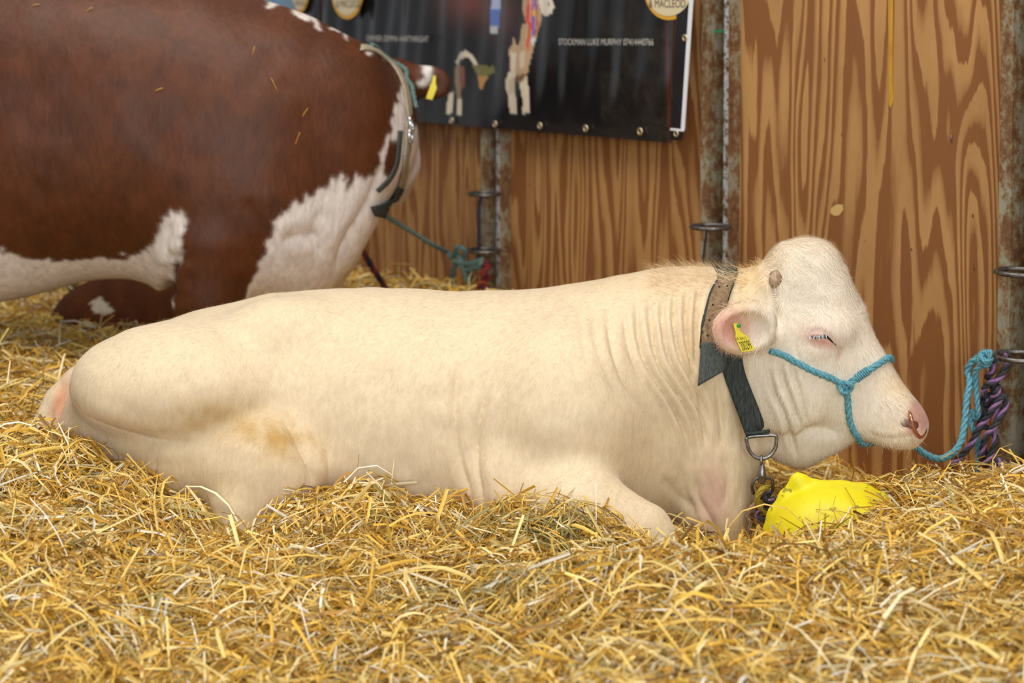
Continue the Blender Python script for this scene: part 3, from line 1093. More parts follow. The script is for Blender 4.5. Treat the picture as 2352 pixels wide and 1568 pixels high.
blend((0.80, 0.55, 0.46), 0.6 * spot(px, py, 1885, 765, 40, 20, 0.2))
blend((0.50, 0.32, 0.18), 0.6 * spot(px, py, 1925, 815, 5, 16, 0.35))
blend((0.50, 0.33, 0.20), 0.5 * spot(px, py, 1928, 798, 10, 6))
nose = np.clip(2.4 * spot(px, py, 2112, 953, 28, 40, 0.2) - 0.3, 0, 1)
blend((0.56, 0.285, 0.225), 0.95 * nose)
blend((0.50, 0.22, 0.12), 0.7 * spot(px, py, 2088, 982, 12, 18, -0.3))
blend((0.62, 0.50, 0.42), 0.5 * spot(px, py, 2050, 935, 34, 34) * (0.3 + vnoise(px, py, 5, 6)))
c *= 0.93 * (0.97 + 0.06 * vnoise(px, py, 14, 5))[:, None]
wb = mk('white_bull', V, Fq, M['white_coat'], origin=(P(900, 700, DM)[0], DM, 0.0), attr={'coat': c})
tag(wb, 'cream white bull lying in the straw with closed eye and nose ring', 'bull')
WBV, WBN, WBC, WBPX, WBPY, WBF = V, N, c, px, py, Fq
BVH_W = BVHTree.FromPolygons(V.tolist(), Fq.tolist())


def hit(x, y, off=0.0, bvh=None, n=False):
    """where the sight line through a photo pixel meets an animal's surface"""
    r = ray(x, y)
    loc, nor, i, d = (bvh or BVH_W).ray_cast(Vector((0, 0, CAMZ)), r)
    if loc is None:
        loc, nor, i, d = (bvh or BVH_W).find_nearest(Vector(P(x, y, 4.3)))
    if nor.dot(r) > 0:
        nor = -nor
    p = np.array(loc + nor * off)
    return (p, np.array(nor)) if n else p
f2 = Field((-0.3, 3.8, -0.05), (1.0, 5.0, 0.85), 0.012)
trunk(f2)
f2.chain([(hp(1740, 760), 0.15), (P(1660, 800, 4.45), 0.19)], 0.06)
v2, q2 = f2.mesh()
BVH_N = BVHTree.FromPolygons(v2.tolist(), q2.tolist())     # the neck alone, for the collar
del f2

# the hide without the near ear, so that the collar passes behind the ear
_cen = WBV[WBF].mean(1)
_nr = np.where(np.linalg.norm(_cen - EW[-1][0], axis=1) < 0.15)[0]
_keep = np.ones(len(WBF), bool)
for _i in _nr:
    _l, _n, _, _d = BVH_N.find_nearest(Vector(_cen[_i]))
    if (Vector(_cen[_i]) - _l).dot(_n) > 0.014:
        _keep[_i] = False
BVH_C = BVHTree.FromPolygons(WBV.tolist(), WBF[_keep].tolist())


def snap(G, off, bvh=None, both=False):
    """lift points that would sink into a hide (or, with both, lay them all) at a set height above it"""
    bvh = bvh or BVH_W
    sh = G.shape
    Q = G.reshape(-1, 3).copy()
    for i in range(len(Q)):
        loc, nor, _, d = bvh.find_nearest(Vector(Q[i]))
        sd = (Vector(Q[i]) - loc).dot(nor)
        if both or sd < off:
            Q[i] = np.array(loc + nor * off)
    return Q.reshape(sh)
# ------------------------------------------------------------------ white bull: small parts
def blob(c, r, R=None, n=12, m=8, lump=0.0, seed=1):
    R = np.eye(3) if R is None else np.asarray(R)
    rg = np.random.default_rng(seed)
    V, F = [], []
    for i in range(m + 1):
        th = math.pi * i / m
        for j in range(n):
            ph = 2 * math.pi * j / n
            d = np.array([math.sin(th) * math.cos(ph), math.sin(th) * math.sin(ph), math.cos(th)])
            V.append(np.array(c) + R @ (d * np.array(r) * (1 + lump * rg.normal())))
    for i in range(m):
        for j in range(n):
            k = (j + 1) % n
            F.append((i * n + j, i * n + k, (i + 1) * n + k, (i + 1) * n + j))
    return np.array(V), F


def basis(n, up=(0, 0, 1)):
    n = np.asarray(n, float); n /= np.linalg.norm(n)
    x = np.cross(up, n); x /= np.linalg.norm(x)
    return np.stack([x, n, np.cross(n, x) * -1 if False else np.cross(x, n) * -1], 1)


p, n = hit(1781, 641, 0.0, n=True)
v, f = blob(p, (0.017, 0.020, 0.025), basis(n), 20, 14, 0.06)
mk('horn_bud', v, f, M['horn'], wb)
# closed eye: dark slit, upper lid and white lashes
slit = [(1858, 771), (1875, 774), (1892, 772), (1902, 776), (1912, 785), (1921, 793)]
pts = spline(np.array([hit(x, y, 0.0015) for x, y in slit]), n=24)
v, f = tube(pts, np.interp(np.linspace(0, 1, 24), [0, 0.15, 0.5, 0.65, 1], [0.001, 0.0045, 0.0055, 0.003, 0.0008]), 8)
mk('eye_slit', v, f, M['eye'], wb)
rt = spline(np.array([(1860, 770.5), (1868, 770.5), (1878, 770), (1888, 768.5), (1899, 768)], float), n=14)
rt = rt + rng.normal(0, 0.8, rt.shape)
parts = []
for i, (x, y) in enumerate(rt):
    a = hit(x, y, 0.003)
    ln = rng.uniform(9, 15)
    dx = -2.5 + 6.0 * i / 14 + rng.normal(0, 0.7)
    tip = P(x + dx, y + ln, a[1] - 0.009)
    mid = P(x + dx * 0.4, y + ln * 0.55, a[1] - 0.010)
    parts.append(tube(spline([a, mid, tip], n=6), np.linspace(0.0009, 0.0003, 6), 4))
v, f, _ = merge(parts)
mk('eyelashes', v, f, M['lash'], wb)
# nose ring
a = hit(2091, 951, -0.004)
dn_ = min(hit(2097, 965)[1], hit(2100, 978)[1]) - 0.010
ringp = [P(2087, 944, a[1] + 0.006), P(2092, 957, dn_), P(2097, 976, dn_ - 0.004), P(2105, 995, dn_ - 0.002), P(2115, 1004, dn_ + 0.012), P(2124, 991, dn_ + 0.03), P(2123, 974, dn_ + 0.045), P(2116, 958, dn_ + 0.06)]
v, f = tube(spline(ringp, n=40), 0.0052, 10)
nr = mk('nose_ring', v, f, M['copper'])
tag(nr, 'copper nose ring hanging from the white bull nostrils', 'nose ring')

# ear tag: two yellow plates and a green stud
ez_ = hit(1700, 770, 0.0)
dt = min(ez_[1], EW[-1][0][1]) - 0.028


def plate(poly, d, thick, tilt=0.0):
    q = [P(x, y, d + tilt * (y - poly[0][1])) for x, y in poly]
    q = np.array(q)
    n_ = len(q)
    V = np.vstack([q, q + np.array([0, thick, 0])])
    F = [tuple(range(n_ - 1, -1, -1)), tuple(range(n_, 2 * n_))] + [(i, (i + 1) % n_, n_ + (i + 1) % n_, n_ + i) for i in range(n_)]
    return V, F


def zt(x, y):
    return 1600 + x / 6.535, 660 + y / 6.535


poly = [zt(*q) for q in [(552, 550), (572, 540), (635, 540), (655, 570), (648, 640), (690, 690), (740, 715), (768, 742), (868, 925), (866, 942), (690, 966), (672, 958), (580, 752), (590, 690), (572, 625)]]
root_t = empty('ear_tag', P(1705, 800, dt))
tag(root_t, 'yellow plastic ear tag with black number in white bull ear', 'ear tag')
v, f = plate(poly, dt, 0.0018, 0.0)
mk('plate', v, f, M['tag'], root_t, False)
sc_, sp_ = np.array(P(*zt(632, 570), dt)), dt
v, f = lathe(sc_, (0, -1, 0), [(-0.004, 0.004), (0, 0.0055), (0.004, 0.0055), (0.006, 0.003)], 14)
mk('stud', v, f, M['green'], root_t)
# rear plate hangs behind the ear, clear of the ear and the neck
ea_, eo_, eu_ = EW[-1][1:]
dn = np.array([0, 0, -1.0]) - eo_ * (-eo_[2]); dn /= np.linalg.norm(dn)
sdv = np.cross(dn, eo_)
shape = [(-0.006, -0.004), (0.006, -0.004), (0.007, 0.028), (0.022, 0.040), (0.022, 0.078), (-0.022, 0.078), (-0.022, 0.040), (-0.007, 0.028)]
best = None
for t in np.linspace(0.045, 0.13, 35):
    for sh in (-0.03, -0.015, 0.0, 0.015, 0.03):
        for dz in (0.0, 0.015, 0.03):
            q = np.array([sc_ - eo_ * t + sdv * (a + sh) + dn * (b + dz) for a, b in shape])
            sd = []
            for w_ in np.vstack([q, q - eo_ * 0.002, (q[:4] + q[4:]) / 2]):
                loc, nor, _, _ = BVH_W.find_nearest(Vector(w_))
                sd.append((Vector(w_) - loc).dot(nor))
            sc__ = min(min(sd), 0.002) - 0.02 * abs(sh) - 0.02 * t
            if best is None or sc__ > best[3]:
                best = (min(sd), t, q, sc__, sh, dz)
print('rear plate clearance', round(best[0], 4), 'at', round(best[1], 3))
q = best[2]
k_ = len(q)
mk('plate', np.vstack([q, q - eo_ * 0.002]), [tuple(range(k_ - 1, -1, -1)), tuple(range(k_, 2 * k_))] + [(i, (i + 1) % k_, k_ + (i + 1) % k_, k_ + i) for i in range(k_)], M['tag'], root_t, False)
v, f = tube(np.array([sc_ + np.array([0, -0.002, 0]), (best[2][0] + best[2][1]) / 2 + dn * 0.006 - eo_ * 0.001]), 0.0022, 8)
mk('pin', v, f, M['tag'], root_t)


def lettering(name, body, org, bvec, uvec, width, d, parent, m, lift=0.0008):
    """flat lettering laid on a plane facing the camera; org/bvec/uvec in photo pixels"""
    tv, tf = text_mesh(body, 1.0)
    w0 = tv[:, 0].max() - tv[:, 0].min()
    h0 = tv[:, 1].max()
    b, u = np.array(bvec, float), np.array(uvec, float)
    q = []
    for x, y, _ in tv:
        xx = (x - tv[:, 0].min()) / w0
        e = np.array(org) + b * xx + u * (y / h0)
        q.append(P(e[0], e[1], d - lift))
    return mk(name, q, tf, m, parent, False)


lettering('number', '200299', zt(690, 948), (np.array([845, 918]) - np.array([690, 948])) / 6.535, np.array([-62, -132]) / 6.535, 1, dt, root_t, M['ink'])
lettering('small_number', 'UK 204113', zt(600, 790), (np.array([755, 782]) - np.array([600, 790])) / 6.535, np.array([-20, -45]) / 6.535, 1, dt, root_t, M['ink'])

# ------------------------------------------------------------------ neck collar of the white bull
def strip(left, right, off, bvh, nl=24, nw=5, thick=0.004, far=False):
    """band laid on the hide between two pixel curves"""
    Lc, Rc = spline(np.array(left, float), n=nl), spline(np.array(right, float), n=nl)
    G = np.zeros((nl, nw, 3))
    for i in range(nl):
        for j in range(nw):
            x, y = Lc[i] + (Rc[i] - Lc[i]) * j / (nw - 1)
            r = ray(x, y)
            loc, nor, _, _ = bvh.ray_cast(Vector((0, 0, CAMZ)), r)
            if loc is None:
                loc, nor, _, _ = bvh.find_nearest(Vector(P(x, y, 4.3)))
            G[i, j] = np.array(loc) - np.array(r) * off
    for _ in range(3):
        G[1:-1] = (G[:-2] + 2 * G[1:-1] + G[2:]) / 4
        G[:, 1:-1] = (G[:, :-2] + 2 * G[:, 1:-1] + G[:, 2:]) / 4
    return G


def slab(G, thick):
    nl, nw = G.shape[:2]
    du = np.gradient(G, axis=0)
    dv = np.gradient(G, axis=1)
    nn = np.cross(du, dv)
    nn /= np.linalg.norm(nn, axis=2)[..., None] + 1e-9
    if nn[..., 1].mean() > 0:
        nn = -nn
    A, B = (G + nn * thick / 2).reshape(-1, 3), (G - nn * thick / 2).reshape(-1, 3)
    ix = np.arange(nl * nw).reshape(nl, nw)
    F = []
    m_ = nl * nw
    for i in range(nl - 1):
        for j in range(nw - 1):
            q = (ix[i, j], ix[i + 1, j], ix[i + 1, j + 1], ix[i, j + 1])
            F.append(tuple(int(k) for k in q))
            F.append(tuple(int(k) + m_ for k in q[::-1]))
    ring = [(i, 0) for i in range(nl)] + [(nl - 1, j) for j in range(1, nw)] + [(i, nw - 1) for i in range(nl - 2, -1, -1)] + [(0, j) for j in range(nw - 2, 0, -1)]
    for a, b in zip(ring, ring[1:] + ring[:1]):
        a_, b_ = int(ix[a]), int(ix[b])
        F.append((a_, a_ + m_, b_ + m_, b_))
    return np.vstack([A, B]), F


col = empty('neck_collar', P(1650, 1000, 4.2))
tag(col, 'wide leather and webbing collar buckled round the white bull neck', 'collar')
Gl = strip([(1655, 636), (1634, 672), (1619, 725), (1613, 770), (1612, 792)], [(1692, 628), (1676, 672), (1662, 725), (1654, 770), (1652, 792)], 0.011, BVH_N)
Gl = snap(Gl, 0.0085, BVH_C)
v, f = slab(Gl, 0.005)
lea = mk('leather_band', v, f, M['leather'], col)
for (i, j) in [(4, 1), (4, 3), (10, 1), (10, 3), (15, 1), (15, 3), (20, 1)]:
    q = Gl[i, j] * 0.9 + Gl[i, 2] * 0.1
    v, f = blob(q + np.array([0, -0.0035, 0.001]), (0.0028, 0.0022, 0.0028), None, 10, 6)
    mk('hole', v, f, M['hole'], lea)
# dark backing edge and the part that runs over the crest and down the far side
Gb = strip([(1648, 638), (1629, 672), (1614, 725), (1609, 770), (1607, 800)], [(1696, 626), (1683, 660), (1671, 700), (1662, 760), (1660, 800)], 0.006, BVH_N)
Gb = snap(Gb, 0.003, BVH_C)
v, f = slab(Gb, 0.004)
mk('webbing_backing', v, f, M['webbing'], col)
rows = []
for i in range(0, 24, 2):
    row = []
    for j in range(5):
        q = Gb[i, j]
        loc, nor, _, _ = BVH_N.ray_cast(Vector((q[0], 6.0, q[2])), Vector((0, -1, 0)))
        row.append(np.array(loc) + np.array([0, 0.006, 0]) if loc is not None and loc.y > q[1] - 0.02 else q + np.array([0, 0.05, 0.0]))
    rows.append(row)
top = (np.array(rows[0]) + Gb[0]) / 2 + np.array([0, 0, 0.012])
Gf = np.array([list(Gb[0])] + [list(top)] + rows)
Gf = snap(Gf, 0.003, BVH_C)
v, f = slab(Gf, 0.004)
mk('webbing_far_side', v, f, M['webbing'], col)
# grey green flap with the cut corner
Gp = strip([(1610, 786), (1608, 820), (1605, 855), (1602, 884)], [(1662, 786), (1668, 806), (1668, 828), (1664, 848)], 0.016, BVH_N, 14, 6)
Gp += np.linspace(0, 1, 14)[:, None, None] * np.array([0, -0.012, 0])
Gp = snap(Gp, 0.010, BVH_C)
v, f = slab(Gp, 0.004)
mk('loose_flap', v, f, M['flap'], col)
# hanging webbing down to the ring
Gw = strip([(1656, 800), (1660, 850), (1678, 905), (1698, 960), (1714, 1004)], [(1704, 800), (1708, 845), (1726, 895), (1746, 945), (1764, 998)], 0.010, BVH_N, 22, 5)
dw = np.linspace(Gw[0, :, 1].mean(), Gw[10, :, 1].mean() - 0.02, 22)
for i in range(22):
    for j in range(5):
        x, y = proj(Gw[i, j])
        Gw[i, j] = P(x, y, min(Gw[i, j, 1], dw[i] - 0.0))
Gw = snap(Gw, 0.005, BVH_C)
v, f = slab(Gw, 0.006)
mk('webbing_strap', v, f, M['webbing'], col)
dr = float(Gw[-1, :, 1].mean()) - 0.004
v, f = tube(spline([P(1712, 996, dr - 0.006), P(1738, 994, dr - 0.008), P(1768, 989, dr - 0.006)], n=12), 0.005, 8)
mk('strap_fold', v, f, M['webbing'], col)
dpts = [P(x, y, dr - 0.002) for x, y in [(1717, 1004), (1716, 1018), (1721, 1034), (1733, 1048), (1750, 1053), (1767, 1047), (1780, 1030), (1783, 1014), (1781, 1000), (1750, 1000)]]
v, f = tube(spline(dpts, n=70, closed=True), 0.0054, 10)
mk('d_ring', v, f, M['iron2'], col)

# swivel snap below the ring
sw = empty('swivel_snap', P(1750, 1145, dr))
tag(sw, 'iron swivel snap hanging from the white bull collar ring', 'swivel')
c0 = P(1749, 1056, dr)
v, f = torus(c0, (0.25, 0.97, 0), (0, 0, 1), 0.0105, 0.0042, 24, 8)
mk('eye', v, f, M['iron2'], sw)
v, f = lathe(P(1751, 1064, dr), P(1749, 1108, dr) - P(1751, 1064, dr), [(0, 0.006), (0.006, 0.0065), (0.018, 0.009), (0.03, 0.012), (0.034, 0.0125), (0.040, 0.010), (0.048, 0.012), (0.053, 0.009), (0.056, 0.004)], 18)
mk('barrel', v, f, M['iron2'], sw)
bow = [P(x, y, dr + dd) for x, y, dd in [(1770, 1098, 0), (1752, 1097, -0.003), (1736, 1099, 0), (1728, 1112, 0), (1728, 1126, 0.003), (1736, 1138, 0.006), (1750, 1143, 0.008), (1766, 1138, 0.006), (1775, 1125, 0.003), (1775, 1110, 0)]]
v, f = tube(spline(bow, n=60, closed=True), 0.0044, 10)
mk('bow', v, f, M['iron'], sw)

# ------------------------------------------------------------------ teal rope halter with its lead
hal = empty('rope_halter', P(1940, 1000, 4.2))
tag(hal, 'teal rope halter on the white bull head with lead tied to ring', 'halter')


def hits(pts, off):
    return np.array([hit(x, y, off) for x, y in pts])


RR = 0.0088
def rp(name, pts, parent, r=RR, mats=None, ms=None, strands=3, pitch=None, fray=0):
    v, f, mi = rope(pts, r, strands, pitch, mats, fray)
    return mk(name, v, f, ms or M['blue_rope'], parent, True, mi=mi)


rp('cheek_rope', hits([(1768, 802), (1795, 812), (1830, 832), (1870, 852), (1910, 868), (1940, 886)], 0.007), hal, fray=500)
nose_near = list(hits([(1940, 886), (1965, 868), (1990, 852), (2012, 838), (2032, 826), (2046, 819)], 0.007))
nose_far = list(snap(np.array([hp(2046, 822, 0.035), hp(2030, 842, 0.085), hp(1990, 880, 0.10), hp(1945, 910, 0.11), hp(1950, 980, 0.07)]), 0.007, both=True))
rp('nose_rope', np.array(nose_near + nose_far), hal, fray=500)
chin = list(hits([(1938, 884), (1946, 910), (1949, 940), (1954, 968), (1964, 990), (1970, 997)], 0.007))
chin_end = snap(np.array([hp(1985, 1010, -0.02), hp(2010, 1016, 0.02), hp(2050, 1014, 0.05)]), 0.007, both=True)
chin += list(chin_end)
rp('chin_rope', np.array(chin), hal, fray=500)
# whipping and knot where the three meet
k0 = hits([(1966, 868), (1980, 858), (1993, 850)], 0.007)
sp_k = spline(k0, n=40)
t_, n_, b_ = frames(sp_k)
wv = sp_k + 0.0098 * (np.cos(np.linspace(0, 2 * np.pi * 7, 40))[:, None] * n_ + np.sin(np.linspace(0, 2 * np.pi * 7, 40))[:, None] * b_)
v, f = tube(spline(wv, n=220), 0.0026, 6)
mk('whipping', v, f, M['blue_rope'], hal)
kc = hit(1940, 887, 0.011)
kp = [kc + np.array([0.016 * math.cos(t) * (1 + 0.2 * math.sin(3 * t)), -0.006 - 0.006 * math.sin(2 * t), 0.015 * math.sin(t)]) for t in np.linspace(0, 2 * math.pi * 0.97, 10)]
rp('knot', np.array(kp), hal, 0.0062)


def zr(x, y):
    return 2050 + x / 4.613, 780 + y / 4.613


def wz(x, y, n):
    """point over the tie ring of the near post, from the enlarged crop"""
    X, Y = zr(x, y)
    return wpx(X, Y, n)[2]


nb = 0.115
knd = wz(900, 250, nb)[1]
ld = [chin_end[-1]]
l2 = [(140, 985), (200, 1085), (330, 1200), (490, 1262), (630, 1205), (720, 1085), (760, 900), (785, 640), (820, 440)]
for i, (x, y) in enumerate(l2):
    d0 = hp(2080, 1000, 0.05)[1]
    X, Y = zr(x, y)
    ld.append(P(X, Y, d0 + (knd - d0) * (i + 1) / len(l2)))
ld = list(snap(np.array(ld), 0.009))
ld += [wz(x, y, n_) for x, y, n_ in [(795, 330, nb + 0.012), (840, 235, nb + 0.012), (940, 185, nb), (1040, 170, nb - 0.02), (1130, 220, nb - 0.03)]]
rp('lead', np.array(ld), hal, 0.0098, fray=300)
rp('lead_loop', np.array([wz(x, y, n_) for x, y, n_ in [(1010, 230, nb), (930, 280, nb + 0.02), (880, 340, nb + 0.018), (885, 480, nb + 0.01), (895, 640, nb + 0.012), (905, 790, nb + 0.01),
                                                        (880, 830, nb), (855, 760, nb - 0.01), (835, 860, nb - 0.005), (860, 960, nb), (900, 1040, nb - 0.005), (905, 1160, nb - 0.01), (905, 1300, nb - 0.01), (905, 1460, nb - 0.01)]]), hal, fray=300)
rp('lead_knot', np.array([wz(x, y, n_) for x, y, n_ in [(950, 130, nb + 0.01), (920, 220, nb + 0.03), (990, 270, nb + 0.025), (1040, 200, nb + 0.02), (990, 130, nb + 0.015), (940, 180, nb + 0.035), (1010, 235, nb + 0.04),
                                                        (1060, 160, nb + 0.02), (1020, 120, nb + 0.01)]]), hal, 0.0085, fray=1500)

# lilac and black rope, chain-looped on the same ring
pr = empty('tie_rope', wz(1000, 1400, nb))
tag(pr, 'lilac and black rope chain-looped through the post ring', 'rope')
ms = [M['black_rope'], M['purple']]
A = [(1240, 235, .10), (1165, 360, .115), (1090, 440, .13), (1005, 475, .135), (970, 540, .12), (1030, 640, .11), (1105, 560, .13), (1115, 500, .12), (1050, 440, .105), (1005, 385, .115), (1060, 330, .125),
     (1060, 240, .125), (1120, 145, .12), (1200, 140, .11), (1235, 180, .10)]
rp('loop', np.array([wz(*q) for q in A]), pr, 0.0094, [0, 0, 1], ms, 3, 0.072)
B = [(430, 1500, .20), (560, 1390, .18), (700, 1255, .165), (830, 1110, .15), (905, 960, .14), (975, 860, .135), (1060, 740, .135), (1120, 650, .13), (1175, 600, .12), (1200, 680, .11), (1150, 800, .12),
     (1080, 910, .135), (1000, 1010, .14), (955, 1150, .135), (960, 1290, .12), (1030, 1340, .11), (1110, 1275, .12), (1140, 1350, .12)]
rp('loop', np.array([wz(*q) for q in B]), pr, 0.0094, [0, 0, 1], ms, 3, 0.072)
Cc = [(1000, 700, .10), (1040, 610, .115), (1095, 700, .105), (1100, 850, .105), (1065, 950, .11), (1090, 1050, .12), (1060, 1180, .125), (990, 1310, .135), (950, 1270, .11), (985, 1180, .10), (1000, 1330, .12), (1060, 1370, .12)]
rp('loop', np.array([wz(*q) for q in Cc]), pr, 0.0094, [0, 0, 1], ms, 3, 0.072)
D_ = [(1030, 470, .09), (1080, 560, .09), (960, 620, .09), (985, 760, .10), (920, 900, .11), (1010, 930, .10)]
rp('loop', np.array([wz(*q) for q in D_]), pr, 0.009, [0, 0, 0], ms, 3, 0.075)

# ropes bunched at the swivel
gr = empty('twine_bundle', P(1752, 1215, dr))
tag(gr, 'frayed yellow twine and lilac rope knotted under the swivel snap', 'twine')
rp('twine', np.array([P(x, y, dr + d_) for x, y, d_ in [(1766, 1116, .012), (1750, 1124, -.012), (1740, 1140, -.014), (1742, 1160, -.008), (1756, 1172, -.006), (1772, 1182, 0), (1790, 1200, .01)]]), gr, 0.008, None, M['yellow_twine'], 4, 0.09, 900)
rp('rope_knot', np.array([P(x, y, dr + d_) for x, y, d_ in [(1770, 1130, .01), (1756, 1138, -.01), (1762, 1152, -.015), (1776, 1146, 0), (1770, 1166, -.01), (1748, 1168, -.004), (1738, 1182, -.004), (1752, 1194, -.012), (1770, 1190, -.006), (1764, 1210, 0)]]), gr, 0.0075, [0, 0, 1], ms, 3, 0.07)
rp('red_fibres', np.array([P(x, y, dr + d_) for x, y, d_ in [(1738, 1152, -.004), (1724, 1168, -.006), (1714, 1186, -.006), (1722, 1200, -.004), (1720, 1232, 0)]]), gr, 0.0062, None, M['horn'], 4, 0.09, 1500)

# ------------------------------------------------------------------ coat hair
def hair(name, mask, n, length, width, dirfn, lift, parent, cols, m, K=3, seed=3, curl=0.0, tint=0.0, jit=0.22):
    rg = np.random.default_rng(seed)
    idx = np.where(mask)[0]
    i = rg.choice(idx, n)
    b = WBV[i] + rg.normal(0, 0.002, (n, 3))
    nn = WBN[i]
    d = dirfn(WBPX[i], WBPY[i], i)
    d = d + rg.normal(0, jit, (n, 3))
    d = d - nn * np.sum(d * nn, 1)[:, None]
    d /= np.linalg.norm(d, axis=1)[:, None] + 1e-9
    L = length * np.clip(rg.normal(1, 0.3, n), 0.4, 1.8)
    lf = lift * np.clip(rg.normal(1, 0.4, n), 0.2, 2)
    sd = np.cross(d, nn)
    cu = rg.normal(0, curl, n)
    pts = []
    for k in range(K):
        t = k / (K - 1)
        pts.append(b + d * (L * t)[:, None] + nn * (L * lf * t * (1.6 - 0.9 * t))[:, None] + sd * (L * cu * t * t)[:, None])
    V_, F_ = [], []
    for k in range(K):
        w = width * (1 - 0.85 * k / (K - 1)) / 2
        V_ += [pts[k] - sd * w, pts[k] + sd * w]
    V_ = np.stack(V_, 1).reshape(-1, 3)
    i0 = np.arange(n)[:, None] * (2 * K)
    k = np.arange(K - 1)[None]
    F_ = np.stack([i0 + 2 * k, i0 + 2 * k + 1, i0 + 2 * k + 3, i0 + 2 * k + 2], -1).reshape(-1, 4)
    cc = cols[i] * rg.uniform(0.86, 1.12, (n, 1)) * np.array([1, 1 - tint * 0.3, 1 - tint])
    o = mk(name, V_, F_, m, parent, True, attr={'coat': np.repeat(np.clip(cc * 1.13, 0, 0.95), 2 * K, 0)})
    o['kind'] = 'stuff'
    return o


E1, EZ = e1[None], ez[None]
nearm = (WBN[:, 1] < 0.35) & (WBV[:, 2] > 0.02)
headm = nearm & (WBPX > 1735)
poll = nearm & inpoly(WBPX, WBPY, [(1745, 600), (1800, 550), (1860, 535), (1905, 555), (1960, 640), (2000, 700), (1960, 745), (1900, 720), (1850, 720), (1800, 730), (1770, 690), (1760, 640)])
bodym = nearm & (WBPX < 1735)


def d_body(x, y, i):
    a = np.where(x > 1350, 2.0, np.where(x > 700, 1.95, 1.75)) + 0.35 * (vnoise(x, y, 120, 8) - 0.5)
    return np.cos(a)[:, None] * np.array([[1.0, 0, 0]]) - np.sin(a)[:, None] * np.array([[0, 0, 1.0]])


def d_head(x, y, i):
    a = 1.9 - 0.9 * np.clip((x - 1850) / 250, 0, 1) + 0.7 * (vnoise(x, y, 40, 9) - 0.5)
    return np.cos(a)[:, None] * E1 - np.sin(a)[:, None] * EZ


def d_poll(x, y, i):
    a = 1.15 + 1.9 * (vnoise(x, y, 34, 10) - 0.5) * 2
    return np.cos(a)[:, None] * E1 - np.sin(a)[:, None] * EZ


hair('body_hair', bodym, 46000, 0.013, 0.0008, d_body, 0.05, wb, WBC, M['hair'], 3, 3)
hair('face_hair', headm & (WBPX < 2085), 21000, 0.014, 0.0010, d_head, 0.12, wb, WBC, M['hair'], 3, 4)
hair('poll_hair', poll, 8000, 0.032, 0.0010, d_poll, 0.10, wb, WBC, M['hair'], 5, 5, 0.25, 0.0, 0.10)
earm = (np.linalg.norm(WBV - EW[-1][0], axis=1) < 0.12) & (WBPX < 1775)
d_ear = lambda x, y, i: np.tile(-0.35 * e1 - 0.8 * ez - 0.2 * ew, (len(x), 1))
rim = earm & (np.abs((WBV - EW[-1][0]) @ EW[-1][2]) < 0.02)
hair('ear_hair', rim | (earm & (WBPX > 1700)), 1500, 0.019, 0.0009, d_ear, 0.30, wb, WBC, M['hair'], 4, 6, 0.3)
crest = nearm & (WBPX > 1500) & (WBPX < 1760) & (WBN[:, 2] > 0.75)
d_cr = lambda x, y, i: np.tile([-0.7, -0.2, 0.5], (len(x), 1))
hair('crest_hair', crest & (WBV[:, 2] > 0.62), 1500, 0.035, 0.0012, d_cr, 0.5, wb, WBC, M['hair'], 4, 7, 0.3)
# muzzle whiskers
parts = []
for _ in range(34):
    x, y = rng.uniform(1990, 2110), rng.uniform(985, 1012)
    a = hit(x, min(y, 1008), 0.0)
    dd = np.array([rng.normal(0.1, 0.4), -0.3, -1.0])
    dd /= np.linalg.norm(dd)
    l_ = rng.uniform(0.02, 0.05)
    parts.append(tube(spline([a, a + dd * l_ * 0.5, a + dd * l_ + rng.normal(0, 0.006, 3)], n=5), np.linspace(0.0005, 0.0002, 5), 3, False))
v, f, _ = merge(parts)
o = mk('whiskers', v, f, M['hair'], wb, attr={'coat': np.tile([0.7, 0.5, 0.3], (len(v), 1))})
o['kind'] = 'stuff'
# ------------------------------------------------------------------ standing brown bull
DB = 5.75
fb = Field((-3.0, 5.05, -0.06), (-0.15, 7.0, 1.80), 0.012)
secs = []
for x, yt, yb, hw in [(-520, 120, 420, 0.16), (-470, 20, 560, 0.27), (-360, -45, 650, 0.37), (-150, -62, 700, 0.41), (0, -64, 690, 0.42), (100, -63, 668, 0.43), (200, -62, 642, 0.43), (290, -57, 638, 0.43), (360, -50, 656, 0.43),
                      (480, -36, 690, 0.41), (590, -8, 712, 0.385), (680, 24, 712, 0.345), (760, 62, 670, 0.29), (820, 98, 590, 0.235), (870, 140, 500, 0.17), (905, 220, 420, 0.09), (920, 260, 380, 0.04)]:
    a, b = P(x, yt, DB), P(x, yb, DB)
    secs.append((a[0], b[2], a[2], hw, DB))
fb.loft((0, 0, 0), ex, ez, ey, secs, 2.2, 0.04)
fb.ell(P(520, 400, 5.52), (0.29, 0.185, 0.40), 0.10)
fb.ell(P(520, 400, 5.98), (0.29, 0.185, 0.40), 0.10)
fb.ell(P(-330, 330, 5.55), (0.30, 0.20, 0.42), 0.10)
fb.ell(P(-330, 330, 5.95), (0.30, 0.20, 0.42), 0.10)
for dd, sx in ((5.47, 0), (6.02, 190)):
    g = P(480 + sx, 560, dd)
    fb.chain([(g, 0.150), (P(480 + sx, 690, dd), 0.115), ((P(478 + sx, 690, dd)[0], dd, 0.36), 0.082), ((P(478 + sx, 690, dd)[0], dd, 0.12), 0.058), ((P(490 + sx, 690, dd)[0], dd, 0.03), 0.075)], 0.06)
for dd, sx in ((5.47, 0), (6.02, 150)):
    hx = P(-340 + sx, 500, dd)[0]
    fb.chain([((hx, dd, 0.95), 0.22), ((hx + 0.05, dd, 0.70), 0.17), ((hx - 0.12, dd, 0.46), 0.085), ((hx - 0.06, dd, 0.14), 0.06), ((hx - 0.02, dd, 0.03), 0.075)], 0.06)
_a = 0.35
